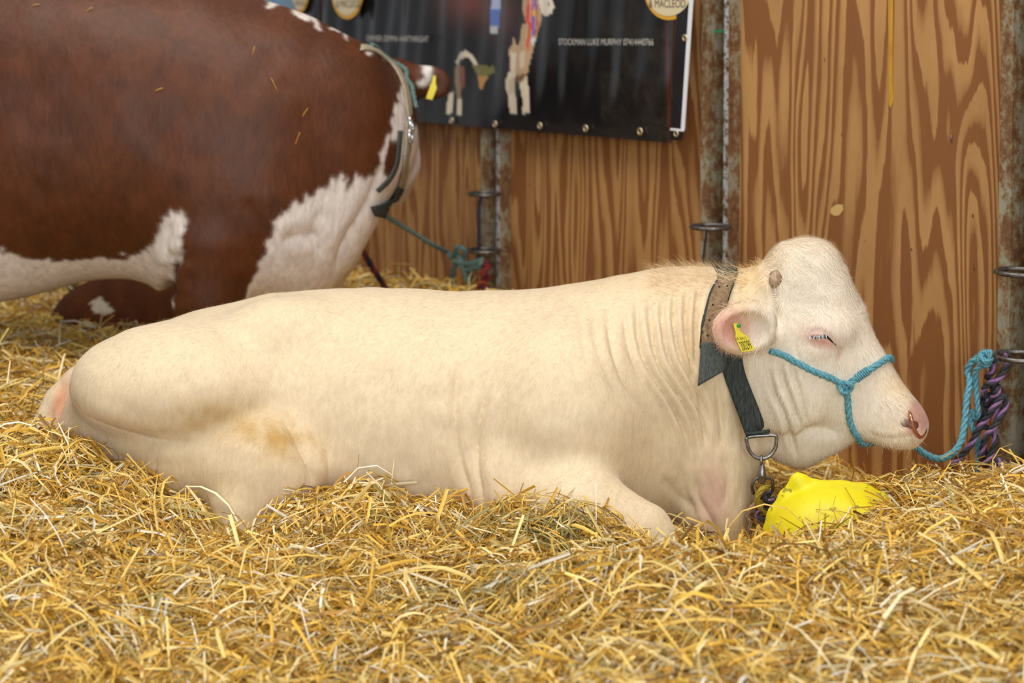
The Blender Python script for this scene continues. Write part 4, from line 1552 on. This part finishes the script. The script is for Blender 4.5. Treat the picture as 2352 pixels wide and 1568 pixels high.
Rear = np.array([[math.cos(_a), 0, math.sin(_a)], [0, 1, 0], [-math.sin(_a), 0, math.cos(_a)]])
# neck bending away towards the wall, then the head beyond it
fb.ell(P(800, 300, 5.98), (0.26, 0.32, 0.34), 0.10)
fb.ell(P(858, 300, 6.20), (0.165, 0.30, 0.300), 0.08)
fb.chain([(P(800, 430, 5.95), 0.12), (P(760, 560, 5.90), 0.10), (P(735, 650, 5.85), 0.075)], 0.06)
fb.chain([(P(890, 380, 6.30), 0.13), (P(900, 430, 6.45), 0.08)], 0.05)
fb.ell(P(905, 330, 6.50), (0.10, 0.30, 0.20), 0.06)
fb.ell(P(915, 205, 6.40), (0.085, 0.12, 0.12), 0.05)
fb.ell(P(990, 188, 6.38), (0.088, 0.028, 0.070), 0.03, Rear)
fb.ell(P(996, 196, 6.345), (0.062, 0.022, 0.045), 0.008, Rear, op='sub')
fb.cap(P(915, 180, 6.40), P(960, 185, 6.39), 0.085, 0.06, 0.03)
fb.chain([((P(-500, 200, DB)[0] - 0.02, DB, 1.25), 0.05), ((P(-540, 200, DB)[0] - 0.06, DB, 0.95), 0.035), ((P(-540, 200, DB)[0] - 0.06, DB, 0.55), 0.03)], 0.03)
V, Fq = fb.mesh()
OCC.append(fb.inside(0.006))
del fb
V = relax(V, Fq, 4, 0.5)
N = vnormals(V, Fq)
px, py = proj(V)
near = (N[:, 1] < 0.2) & (V[:, 1] < 6.1)
V = crease(V, N, px, py, [([(395, 690), (392, 640), (405, 600), (430, 575)], 0.03, 10), ([(400, 610), (380, 560), (392, 505)], 0.012, 9), ([(370, 600), (385, 640), (392, 685)], 0.010, 7),
                          ([(640, 560), (690, 540), (740, 545)], 0.014, 11), ([(735, 480), (720, 530), (735, 590)], 0.012, 9), ([(850, 440), (830, 490), (790, 560), (770, 640)], 0.018, 10),
                          ([(90, 400), (105, 470), (100, 540)], 0.006, 12), ([(560, 450), (600, 520), (612, 580)], 0.008, 16), ([(880, 380), (860, 420), (848, 460)], 0.012, 8)], near)
V += N * (0.010 * (vnoise(px, py, 120, 11) - 0.5) + 0.005 * (vnoise(px, py, 50, 12) - 0.5))[:, None]
N = vnormals(V, Fq)
px, py = proj(V)
BROWN, WHITE = np.array([0.092, 0.026, 0.0075]), np.array([0.76, 0.70, 0.65])
jx = px + 7 * (vnoise(px, py, 16, 13) - 0.5) * 2 + 3 * (vnoise(px, py, 7, 14) - 0.5) * 2
jy = py + 11 * (vnoise(px, py, 12, 15) - 0.5) * 2
c = np.tile(BROWN, (len(V), 1))
c *= (0.80 + 0.4 * vnoise(px, py, 45, 16))[:, None]
nearb = (V[:, 1] < 6.6)
polys = [[(-520, 560), (-100, 575), (0, 572), (50, 592), (130, 600), (220, 598), (300, 590), (345, 575), (362, 535), (388, 488), (418, 484), (428, 520), (418, 560), (430, 582), (398, 606), (396, 700), (300, 720), (-520, 760)],
         [(555, 690), (598, 610), (612, 560), (625, 520), (652, 488), (690, 462), (738, 438), (778, 408), (792, 412), (798, 442), (824, 402), (842, 428), (866, 386), (884, 340), (898, 300), (905, 250), (922, 195), (934, 200), (940, 280),
          (985, 290), (985, 520), (880, 520), (845, 560), (800, 760), (560, 760)],
         [(600, -20), (660, -20), (712, 18), (738, 62), (734, 68), (712, 44), (690, 46), (660, 18), (620, 14)],
         [(760, 55), (795, 78), (798, 92), (775, 80)], [(826, 96), (880, 108), (900, 130), (840, 118)]]
for q in polys:
    m = inpoly(jx, jy, q) & (V[:, 1] < 6.75)
    c[m] = WHITE * np.array([1.0, 0.97, 0.94])
m = inpoly(px + 4 * (vnoise(px, py, 6, 17) - 0.5), py, [(895, 318), (918, 330), (912, 380), (892, 412), (880, 400), (884, 372)]) & nearb
c[m] = BROWN
m = inpoly(px, py, [(968, 150), (990, 146), (994, 165), (986, 195), (970, 200), (955, 192), (975, 180)])
c[m] = WHITE
# soften the borders of the patches
e = edges_of(Fq)
deg = np.bincount(e.ravel(), minlength=len(V)).astype(float)
for _ in range(1):
    Sm = np.stack([np.bincount(e[:, 0], c[e[:, 1], k], len(V)) + np.bincount(e[:, 1], c[e[:, 0], k], len(V)) for k in range(3)], 1) / deg[:, None]
    c = 0.5 * c + 0.5 * Sm
bb = mk('brown_bull', V, Fq, M['brown_coat'], origin=(P(100, 300, DB)[0], DB, 0.0), attr={'coat': c})
tag(bb, 'standing chestnut brown bull with white chest, belly and collar', 'bull')
BVH_B = BVHTree.FromPolygons(V.tolist(), Fq.tolist())


def bhit(x, y, off=0.006):
    r = ray(x, y)
    loc, nor, _, _ = BVH_B.ray_cast(Vector((0, 0, CAMZ)), r)
    if loc is None:
        loc, nor, _, _ = BVH_B.find_nearest(Vector(P(x, y, 6.25)))
    return np.array(loc) - np.array(r) * off


# loose straw caught on its back
root = None
for k, (x, y, a) in enumerate([(365, 206, 0.4), (582, 120, 1.4), (683, 320, 1.2), (82, 12, 0.2), (700, 260, 1.0), (630, 195, 2.0), (205, 22, 0.6)]):
    q = bhit(x, y, 0.004)
    L_ = 0.014 + 0.006 * (k % 3)
    dvec = np.array([math.cos(a), 0, math.sin(a)]) * L_
    v, f = tube(spline([q - dvec, q + np.array([0, -0.002, 0.002]), q + dvec], n=5), 0.0016, 5)
    mk('caught_straw', v, f, M['tape'], bb)

# collar, buckle and halter of the brown bull
bc = empty('brown_bull_collar', bhit(900, 480))
tag(bc, 'pale webbing collar with chrome buckle on the brown bull', 'collar')


def bstrip(cpts, hw, off, name, m, parent, th=0.006):
    cpts = spline(np.array(cpts, float), n=26)
    t = np.gradient(cpts, axis=0)
    t /= np.linalg.norm(t, axis=1)[:, None]
    nn = np.stack([-t[:, 1], t[:, 0]], 1)
    G = np.array([[bhit(*(cpts[i] + nn[i] * hw * s), off) for s in (-1, -0.5, 0, 0.5, 1)] for i in range(26)])
    G[:, :, 1] = np.minimum(G[:, :, 1], np.median(G[:, :, 1], axis=1)[:, None] + 0.03)
    for _ in range(6):
        G[1:-1] = (G[:-2] + 2 * G[1:-1] + G[2:]) / 4
    for _ in range(3):
        G = snap(G, off * 0.45, BVH_B, both=True)
        G[1:-1] = (G[:-2] + 2 * G[1:-1] + G[2:]) / 4
    G = snap(G, off * 0.45, BVH_B)
    v, f = slab(G, th)
    return mk(name, v, f, m, parent)


bstrip([(828, 110), (868, 118), (900, 140), (922, 175), (936, 220), (940, 262), (938, 300)], 6, 0.012, 'upper_strap', M['white_web'], bc)
bstrip([(940, 280), (938, 330), (932, 380), (924, 425), (912, 452)], 9, 0.014, 'lower_strap', M['white_web'], bc)
bstrip([(922, 432), (910, 455), (890, 474), (858, 487)], 11, 0.03, 'lower_strap', M['webbing'], bc)
bstrip([(920, 300), (916, 345), (910, 385), (890, 418), (868, 440)], 4.5, 0.010, 'keeper_strap', M['flap'], bc)
for px_, py_, sz in ((936, 286, 0.017), (935, 312, 0.014)):
    loc, nor, _, _ = BVH_B.find_nearest(Vector(bhit(px_, py_, 0.0)))
    nn = np.array(nor)
    tu = np.array([0, 0, 1.0]) - nn * nn[2]; tu /= np.linalg.norm(tu)
    tx = np.cross(tu, nn)
    cc = np.array(loc) + nn * 0.014
    pts = [cc + tx * a * sz + tu * b * sz * 1.3 for a, b in ((-1, -1), (-1, 1), (1, 1), (1, -1))]
    v, f = tube(snap(spline(pts, n=40, closed=True), 0.006, BVH_B), 0.0055, 8)
    mk('buckle', v, f, M['chrome'], bc)
hl = empty('brown_bull_halter', bhit(880, 488))
tag(hl, 'faded teal rope halter of the brown bull with taut lead', 'halter')
rp('neck_rope', snap(spline(np.array([bhit(x, y, 0.016) for x, y in [(850, 108), (885, 120), (912, 143), (932, 178), (944, 215), (951, 248)]]), n=14), 0.010, BVH_B, both=True), hl, 0.009, None, M['faded_rope'])
dl = wpx(1030, 578, 0.13)[2][1]
rp('lead', np.array([P(868, 486, 6.36), P(905, 508, 6.42), P(950, 535, 6.5), P(990, 560, 6.6), P(1026, 578, dl)]), hl, 0.010, None, M['faded_rope'])


def wl(x, y, n):
    return wpx(x, y, n)[2]


T = [[(1026, 578, .13), (1040, 590, .14), (1050, 568, .15), (1068, 575, .14), (1062, 600, .13), (1045, 610, .15), (1038, 640, .14), (1055, 672, .14)],
     [(1046, 575, .12), (1060, 600, .15), (1072, 640, .15), (1085, 670, .14)], [(1040, 600, .16), (1075, 605, .15), (1095, 600, .13), (1108, 596, .12), (1098, 612, .14), (1070, 618, .15), (1050, 600, .16)],
     [(1082, 610, .12), (1080, 640, .12), (1068, 668, .12)]]
for t in T:
    rp('lead_knot', np.array([wl(*q) for q in t]), hl, 0.0105, None, M['faded_rope'])
# red and black ropes
rr = empty('red_rope', wl(1105, 668, 0.12))
tag(rr, 'red and black rope wrapped through the ring below the navy cord', 'rope', 'red and black ropes')
for t in ([(1098, 600, .11), (1122, 606, .12), (1108, 630, .15), (1122, 636, .11), (1100, 655, .15), (1118, 664, .11), (1090, 676, .15), (1080, 700, .15)], [(1116, 604, .14), (1112, 640, .13), (1104, 690, .13)]):
    rp('coil', np.array([wl(*q) for q in t]), rr, 0.0125, [0, 0, 1], [M['red_rope'], M['navy_rope']], 3, 0.09)
r2 = empty('red_rope', P(892, 672, 6.5))
tag(r2, 'red and black rope slanting down behind the brown bull chest', 'rope', 'red and black ropes')
rp('rope_length', np.array([P(812, 535, 6.3), P(832, 575, 6.35), P(860, 622, 6.4), P(892, 672, 6.5), P(905, 700, 6.55)]), r2, 0.0125, [0, 1, 1], [M['red_rope'], M['navy_rope']], 3, 0.10)
nc = empty('navy_cord', wl(1100, 596, 0.12))
tag(nc, 'navy cord hanging from the upper ring of the grey post', 'cord')
rp('cord', np.array([wl(*q) for q in [(1120, 450, .09), (1106, 452, .13), (1101, 470, .13), (1100, 530, .13), (1099, 600, .12)]]), nc, 0.0085, None, M['navy_rope'])
dc = empty('black_cord', wl(1612, 640, 0.12))
tag(dc, 'thin black cord hanging from the ring above the white bull neck', 'cord')
rp('cord', np.array([wl(*q) for q in [(1624, 524, .12), (1622, 540, .12), (1617, 580, .11), (1612, 640, .11)]]), dc, 0.004, None, M['navy_rope'])
# ear tag of the brown bull
def zb_(x, y):
    return 780 + x / 3.564, 80 + y / 3.564


de = bhit(985, 200)[1] - 0.03
v, f = plate([zb_(*q) for q in [(768, 330), (788, 338), (786, 400), (796, 430), (790, 450), (758, 532), (706, 520), (738, 430), (742, 410), (756, 385)]], de, 0.004)
et = mk('ear_tag', v, f, M['tag'], None, False)
tag(et, 'yellow plastic ear tag in the brown bull ear', 'ear tag')

# ------------------------------------------------------------------ brown cow lying beyond
fc = Field((-2.6, 6.2, -0.06), (-0.6, 8.3, 0.62), 0.016)
fc.ell(P(330, 745, 6.95), (0.40, 0.42, 0.225), 0.1)
fc.ell(P(228, 745, 6.80), (0.175, 0.25, 0.17), 0.1)
fc.ell(P(520, 745, 7.0), (0.30, 0.33, 0.28), 0.1)
fc.chain([(P(560, 720, 7.2), 0.24), (P(640, 690, 7.45), 0.17)], 0.1)
fc.chain([(P(640, 690, 7.45), 0.13), (P(680, 740, 7.35), 0.09), (P(700, 790, 7.3), 0.07)], 0.06)
fc.cap(P(220, 770, 6.75), P(330, 800, 6.65), 0.10, 0.07, 0.06)
V, Fq = fc.mesh()
OCC.append(fc.inside(0.008))
V = relax(V, Fq, 3, 0.5)
px, py = proj(V)
c = np.tile(BROWN, (len(V), 1)) * (0.75 + 0.5 * vnoise(px, py, 30, 20))[:, None]
m = inpoly(px, py, [(208, 690), (232, 682), (262, 716), (240, 724), (212, 714)])
c[m] = (0.55, 0.47, 0.34)
M['dry_coat'] = mat('dry_brown_coat', (0.1, 0.03, 0.01), 0.85, spec=0.1, build=b_attr('coat', 45, (1, 1, 0.35), (0, 0.4, 0), 0.28, 0.4, 0.006))
lc = mk('brown_cow', V, Fq, M['dry_coat'], attr={'coat': c})
tag(lc, 'chestnut brown cow with white spot lying beyond the standing bull', 'cow')

# ------------------------------------------------------------------ yellow tub
ft = Field((0.5, 3.60, -0.02), (1.15, 4.36, 0.42), 0.006)
ft.ell(P(1888, 1250, 4.0), (0.146, 0.15, 0.152), 0.05)
ft.ell(P(1975, 1205, 4.0), (0.090, 0.13, 0.088), 0.08)
rimp = [(1752, 1236), (1772, 1176), (1798, 1134), (1820, 1110), (1829, 1095), (1846, 1098), (1874, 1111), (1930, 1114), (1988, 1121), (2030, 1142), (2056, 1184)]
ft.chain([(P(x, y, 4.02), 0.0075) for x, y in rimp], 0.02)
ft.cap(P(1832, 1099, 4.02), P(1846, 1120, 4.01), 0.006, 0.012, 0.02)
V, Fq = ft.mesh()
OCC.append(ft.inside(0.003))
V = relax(V, Fq, 6, 0.5)
px, py = proj(V)
sp = vnoise(px, py, 5, 22) * vnoise(px, py, 17, 23)
c = np.tile(np.array([0.76, 0.66, 0.004]), (len(V), 1))
c = np.where((sp > 0.66)[:, None], c * 0.35, c)
M['tub'] = mat('yellow_rubber_dirty', (0.78, 0.68, 0.005), 0.45, spec=0.4, build=b_attr('coat', 30, (1, 1, 1), (0, 0, 0), 0.06, 0.15, 0.003))
tb = mk('feed_tub', V, Fq, M['tub'], attr={'coat': c})
tag(tb, 'bright yellow rubber feed tub overturned in straw below the bull head', 'tub')

# ------------------------------------------------------------------ banner on the wall
NB = 0.095
BS0, BZ0 = wpx(1562, 321, NB)[0], wpx(1562, 321, NB)[1]
BS1 = wpx(738, 200, NB)[0]
BZ = (wpx(1000, 291, NB)[1] + BZ0) / 2


def brip(s, z):
    k = np.clip((z - BZ) / 0.25, 0.15, 1)
    return NB + k * (0.006 * np.sin(s * 17 + 2.0 * np.sin(z * 3)) + 0.004 * np.sin(s * 41 + z * 6) + 0.010 * np.sin(s * 6.3 + z * 5.0)) - 0.008


def banner(s0, s1, z0, z1, step, paint):
    ns, nz = int((s1 - s0) / step) + 1, int((z1 - z0) / step) + 1
    ss, zz = np.meshgrid(np.linspace(s0, s1, ns), np.linspace(z0, z1, nz), indexing='ij')
    nn = brip(ss, zz)
    X = WO[0] + ss * WD[0] + nn * WN[0]
    Y = WO[1] + ss * WD[1] + nn * WN[1]
    Vb = np.stack([X, Y, zz], -1).reshape(-1, 3)
    ix = np.arange(ns * nz).reshape(ns, nz)
    Fb = np.stack([ix[:-1, :-1], ix[:-1, 1:], ix[1:, 1:], ix[1:, :-1]], -1).reshape(-1, 4)
    bx_, by_ = proj(Vb)
    cc = paint(bx_, by_, ss.ravel(), zz.ravel())
    Wn = np.array([WN[0], WN[1], 0]) * 0.0012
    Fb2 = np.vstack([Fb, Fb[:, ::-1] + len(Vb)])
    return np.vstack([Vb, Vb - Wn]), Fb2, np.vstack([cc, cc * 0 + 0.5])


def paint_main(x, y, s, z):
    n_ = len(x)
    c = np.tile(np.array([0.0075, 0.0075, 0.0085]), (n_, 1))

    def put(col, wgt):
        nonlocal c
        wgt = np.clip(wgt, 0, 1)[:, None]
        c = c * (1 - wgt) + np.array(col) * wgt
    put((0.24, 0.075, 0.06), 0.55 * spot(x, y, 1075, 0, 60, 50))
    put((0.17, 0.07, 0.06), 0.4 * spot(x, y, 1150, 30, 40, 60))
    P_ = lambda q: inpoly(x, y, [(960 + a / 5.226, b / 5.226) for a, b in q]).astype(float)
    # sash of the print
    put((0.10, 0.16, 0.42), P_([(880, -200), (1010, -200), (975, 330), (862, 310)]))
    put((0.42, 0.48, 0.62), 0.8 * P_([(890, -200), (1005, -200), (990, 100), (880, 120)]))
    put((0.42, 0.44, 0.46), P_([(865, 325), (962, 305), (955, 400), (868, 410)]))
    # animal of the print: neck, head, legs, tail side
    tan, cream, brn = (0.46, 0.30, 0.17), (0.66, 0.56, 0.42), (0.30, 0.15, 0.05)
    put(tan, P_([(1250, 90), (1290, -200), (1500, -200), (1480, 250), (1400, 520), (1340, 760), (1310, 900), (1180, 900), (1110, 860), (1090, 600), (1140, 520), (1150, 410), (1165, 520), (1215, 545), (1250, 290), (1300, 300)]))
    put(cream, 0.85 * P_([(1110, 620), (1180, 640), (1170, 860), (1120, 870)]))
    put(cream, 0.6 * P_([(1215, 640), (1280, 600), (1280, 800), (1220, 820)]))
    put((0.74, 0.66, 0.55), P_([(1470, -200), (1560, -200), (1620, 20), (1638, 90), (1600, 160), (1520, 200), (1480, 150), (1455, 40)]))
    put((0.25, 0.10, 0.06), P_([(1560, 30), (1590, 40), (1590, 80), (1570, 80)]))
    put(cream, P_([(1090, 870), (1170, 860), (1160, 1060), (1175, 1180), (1190, 1370), (1100, 1380), (1090, 1180), (1055, 1050), (1055, 950)]))
    put(brn, 0.35 * P_([(1080, 950), (1160, 930), (1160, 1120), (1090, 1130)]))
    put(cream, P_([(1215, 1000), (1300, 900), (1330, 1080), (1330, 1200), (1345, 1360), (1260, 1370), (1250, 1180)]))
    put(brn, 0.45 * P_([(1170, 880), (1310, 880), (1290, 960), (1210, 1000), (1170, 980)]))
    put((0.012, 0.02, 0.022), P_([(1100, 1370), (1195, 1365), (1195, 1395), (1095, 1395)]) + P_([(1262, 1365), (1345, 1355), (1345, 1395), (1262, 1395)]))
    put(cream, 0.9 * P_([(455, 740), (500, 640), (570, 605), (650, 650), (720, 760), (690, 800), (620, 700), (560, 690), (500, 720), (480, 790)]))
    put((0.14, 0.13, 0.03), P_([(650, 790), (720, 770), (870, 800), (910, 780), (925, 870), (820, 920), (720, 910)]))
    put((0.42, 0.20, 0.05), P_([(720, 920), (850, 910), (790, 1000), (785, 1060), (740, 1070)]))
    put((0.36, 0.24, 0.12), 0.7 * P_([(450, 790), (500, 770), (510, 1000), (520, 1180), (470, 1180), (440, 950)]))
    put(cream, P_([(365, 1130), (430, 1100), (410, 1360), (335, 1370)]) + P_([(470, 1190), (530, 1190), (525, 1375), (465, 1375)]))
    put((0.20, 0.06, 0.03), P_([(500, 800), (560, 790), (560, 1040), (530, 1080), (495, 960)]))
    # rosette ribbons
    put((0.58, 0.07, 0.03), P_([(1330, -200), (1390, -200), (1375, 250), (1325, 610), (1300, 560), (1330, 300), (1290, 250)]))
    put((0.55, 0.50, 0.50), 0.7 * P_([(1350, -200), (1372, -200), (1352, 260), (1335, 260)]))
    put((0.16, 0.12, 0.42), P_([(1395, -200), (1425, -200), (1400, 420), (1365, 430)]))
    put((0.60, 0.40, 0.05), P_([(1385, 80), (1400, 80), (1395, 200), (1375, 200)]))
    put((0.45, 0.06, 0.05), P_([(1425, 60), (1440, 60), (1440, 300), (1415, 440), (1405, 430)]))
    put((0.60, 0.62, 0.66), P_([(1350, 470), (1420, 440), (1400, 525), (1370, 540)]))
    # red rule near the edge
    put((0.13, 0.022, 0.012), 0.8 * np.exp(-((x - (1532 + (y - 70) * 0.028)) / 4) ** 2))
    # grime
    put((0.07, 0.055, 0.03), 0.35 * vnoise(x, y, 34, 34) * vnoise(x, y, 6, 35) * (x > 1380))
    return c


bn = empty('banner', W((BS0 + BS1) / 2, NB, BZ))
tag(bn, 'glossy black vinyl banner printed with a show animal and lettering', 'banner')
v, f, cc = banner(BS0 + 0.05, BS1, BZ, BZ + 0.95, 0.0078, paint_main)
mk('sheet', v, f, M['banner'], bn, True, attr={'print': cc})


def on_wall(name, poly, n, m, parent, th=0.0015):
    q = np.array([wpx(x, y, n)[2] for x, y in poly])
    k = len(q)
    off = np.array([WN[0], WN[1], 0]) * th
    V_ = np.vstack([q + off, q])
    F_ = [tuple(range(k)), tuple(range(2 * k - 1, k - 1, -1))] + [(i, k + i, k + (i + 1) % k, (i + 1) % k) for i in range(k)]
    return mk(name, V_, F_, m, parent, False)


def oval(x, y, rx, ry, n=40):
    return [(x + rx * math.cos(2 * math.pi * i / n), y + ry * math.sin(2 * math.pi * i / n)) for i in range(n)]


def wall_text(name, body, x0, y0, x1, y1, hpx, n, m, parent):
    """lettering on the wall plane between two photo pixels of its baseline"""
    s0, z0, _ = wpx(x0, y0, n)
    s1, z1, _ = wpx(x1, y1, n)
    zt_ = wpx(x0, y0 - hpx, n)[1]
    tv, tf = text_mesh(body, 1.0)
    a, b = tv[:, 0].min(), tv[:, 0].max()
    hh = tv[:, 1].max()
    q = []
    for x, y, _ in tv:
        t = (x - a) / (b - a)
        q.append(W(s0 + (s1 - s0) * t, n, z0 + (z1 - z0) * t + (zt_ - z0) * y / hh))
    return mk(name, q, tf, m, parent, False)


NT = NB + 0.014
wall_text('lettering', 'STOCKMAN LUKE MURPHY 07414440766', 1283, 103, 1501, 104, 14, NT, M['letter'], bn)
wall_text('lettering', 'OWNER GEMMA HARTWRIGHT', 842, 94, 984, 97, 13, NT, M['letter'], bn)
for (x, y, rx, ry, tx0, tx1, ty, th_) in [(1537, -20, 56, 66, 1490, 1574, 17, 18), (798, -18, 36, 62, 772, 828, 17, 17)]:
    lg = on_wall('logo', oval(x, y, rx, ry), NT, M['logo_orange'], bn)
    on_wall('logo_face', oval(x - 1, y - 5, rx - 3, ry - 4), NT + 0.002, M['logo_cream'], lg)
    wall_text('logo_lettering', '& MACLEOD', tx0, ty, tx1, ty, th_, NT + 0.0045, M['logo_ink'], lg)
# brass eyelets along the hem
for x, y in [(1037, 277), (1137, 285), (1240, 289), (1345, 295), (1470, 302)]:
    s, z, p = wpx(x, y, NB + 0.004)
    v, f = torus(p, [*WD, 0], [0, 0, 1], 0.011, 0.0045, 20, 8)
    mk('eyelet', v, f, M['brass'], bn)
# folded edge strip with a white border
on_wall('edge_strip', [(1576, -60), (1586, -60), (1546, 296), (1539, 296)], NB + 0.010, M['vinyl_dark'], bn)
e_ = on_wall('edge_strip', [(1560, -60), (1588, -60), (1568, 296), (1541, 296)], NB + 0.014, M['vinyl_dark'], bn, 0.003)
on_wall('white_border', [(1588, -60), (1597, -60), (1573, 298), (1565, 298)], NB + 0.016, M['vinyl_white'], bn, 0.003)
on_wall('white_border', [(1541, 294), (1572, 297), (1571, 302), (1540, 299)], NB + 0.0185, M['vinyl_white'], bn, 0.002)
on_wall('corner', [(1540, 299), (1570, 302), (1566, 323), (1538, 321)], NB + 0.014, M['vinyl_dark'], bn, 0.003)
for x, y in [(1573, 87), (1553, 307)]:
    s, z, p = wpx(x, y, NB + 0.020)
    v, f = torus(p, [*WD, 0], [0, 0, 1], 0.0095, 0.004, 20, 8)
    mk('eyelet', v, f, M['brass'], bn)


def paint_second(x, y, s, z):
    c = np.tile(np.array([0.0075, 0.0075, 0.009]), (len(x), 1))
    w_ = np.clip((690 - x) / 14, 0, 1)[:, None] * 0.75
    c = c * (1 - w_) + np.array([0.20, 0.36, 0.52]) * w_
    return c


b2 = empty('banner', W(BS1 + 0.9, NB, BZ))
tag(b2, 'blue and black vinyl banner hanging beyond the brown bull back', 'banner')
v, f, cc = banner(BS1 + 0.03, BS1 + 1.7, BZ + 0.02, BZ + 0.95, 0.012, paint_second)
mk('sheet', v, f, M['banner'], b2, True, attr={'print': cc})
lg = on_wall('logo', oval(690, -18, 19, 46), NT, M['logo_orange'], b2)
on_wall('logo_face', oval(688, -21, 18, 43), NT + 0.002, M['logo_cream'], lg)
wall_text('logo_lettering', '& MACLEOD', 676, 13, 702, 13, 13, NT + 0.0045, M['logo_ink'], lg)

# ------------------------------------------------------------------ small wall details
tp = on_wall('strap_tape', [(2040, -60), (2052, -60), (2050, 180), (2052, 230), (2046, 248), (2042, 240), (2042, 150)], 0.001, M['tape'], None)
tag(tp, 'strip of yellow strapping tape stuck down the plywood sheet', 'tape')
on_wall('bare_patch', [(1909, 478), (1922, 469), (1936, 470), (1937, 482), (1928, 494), (1918, 496), (1908, 490)], 0.0003, M['chip'], wall, 0.0008)
st = tube(np.array([wpx(2185, 310, 0.003)[2], wpx(2185, 326, 0.003)[2]]), 0.0016, 6)
stp = mk('staple', st[0], st[1], M['iron2'])
tag(stp, 'small steel staple driven into the plywood sheet', 'staple')
gm = on_wall('paint_mark', [(1634, 68), (1662, 70), (1662, 75), (1636, 75)], 0.036, M['paint_green'], None)
tag(gm, 'short green paint mark across the rusty post', 'paint mark')
tr = empty('feed_trough', P(0, 650, 8.5) * np.array([1, 1, 0]))
tag(tr, 'low dark green feed trough in the straw beyond the brown bull', 'trough')
x0, x1, y0, y1 = -3.6, -2.02, 8.35, 8.75
for a_, b_ in (((x0, y0, -0.02), (x1, y0 + 0.03, 0.26)), ((x0, y1 - 0.03, -0.02), (x1, y1, 0.26)), ((x0, y0, -0.02), (x0 + 0.03, y1, 0.26)), ((x1 - 0.03, y0, -0.02), (x1, y1, 0.26))):
    v, f = box(a_, b_)
    mk('side_board', v, f, M['darkgreen'], tr, False)
v, f = box((x0, y0, -0.03), (x1, y1, 0.0))
mk('bottom_board', v, f, M['darkgreen'], tr, False)


def _trough(p):
    """a stalk that crosses a board of the trough"""
    ins = (p[..., 0] > x0) & (p[..., 0] < x1) & (p[..., 1] > y0) & (p[..., 1] < y1)
    core = (p[..., 0] > x0 + 0.03) & (p[..., 0] < x1 - 0.03) & (p[..., 1] > y0 + 0.03) & (p[..., 1] < y1 - 0.03)
    low = p[..., 2] < 0.27
    wallb = ins & ~core & low
    mixed = (ins & low).any(1) & (~ins).any(1)
    return wallb | mixed[:, None]


OCC.append(_trough)

# ------------------------------------------------------------------ loose straw, laid round everything that stands in it
S = [straw('a', 74000, 2.4, 4.15, -380, 2740, 1.05, 1.0, 5), straw('b', 8000, 4.0, 5.1, 1560, 2560), straw('c', 14000, 4.1, 7.4, -500, 420, 1.25, 1.15), straw('d', 6500, 7.0, 11.0, -300, 760, 1.7, 1.5),
     straw('f', 6000, 2.3, 4.6, -900, -370, 1.3, 1.2), straw('g', 6000, 2.3, 4.4, 2720, 3350, 1.3, 1.2),
     straw('e', 6500, 5.6, 8.2, 640, 1420, 1.4, 1.2)]
# wisps poking up along the animal and on the crests
wx, wy = scatter(2600, 2.5, 4.05, -350, 2700)
wl = np.clip(rng.lognormal(math.log(0.10), 0.35, len(wx)), 0.05, 0.2)
S.append(strands(wx, wy, np.full(len(wx), -0.005), wl, np.clip(rng.lognormal(math.log(0.003), 0.4, len(wx)), 0.0012, 0.007), 6, 0.55, 0.4))
vo = 0
SV, SF, SCc = [], [], []
for v, f, c in S:
    if f.shape[0]:
        SV.append(v); SF.append(f + vo); SCc.append(c); vo += len(v)
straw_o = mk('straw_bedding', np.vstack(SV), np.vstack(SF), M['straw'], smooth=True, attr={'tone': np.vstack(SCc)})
tag(straw_o, 'deep loose golden straw bedding heaped around the cattle', 'straw', kind='stuff')
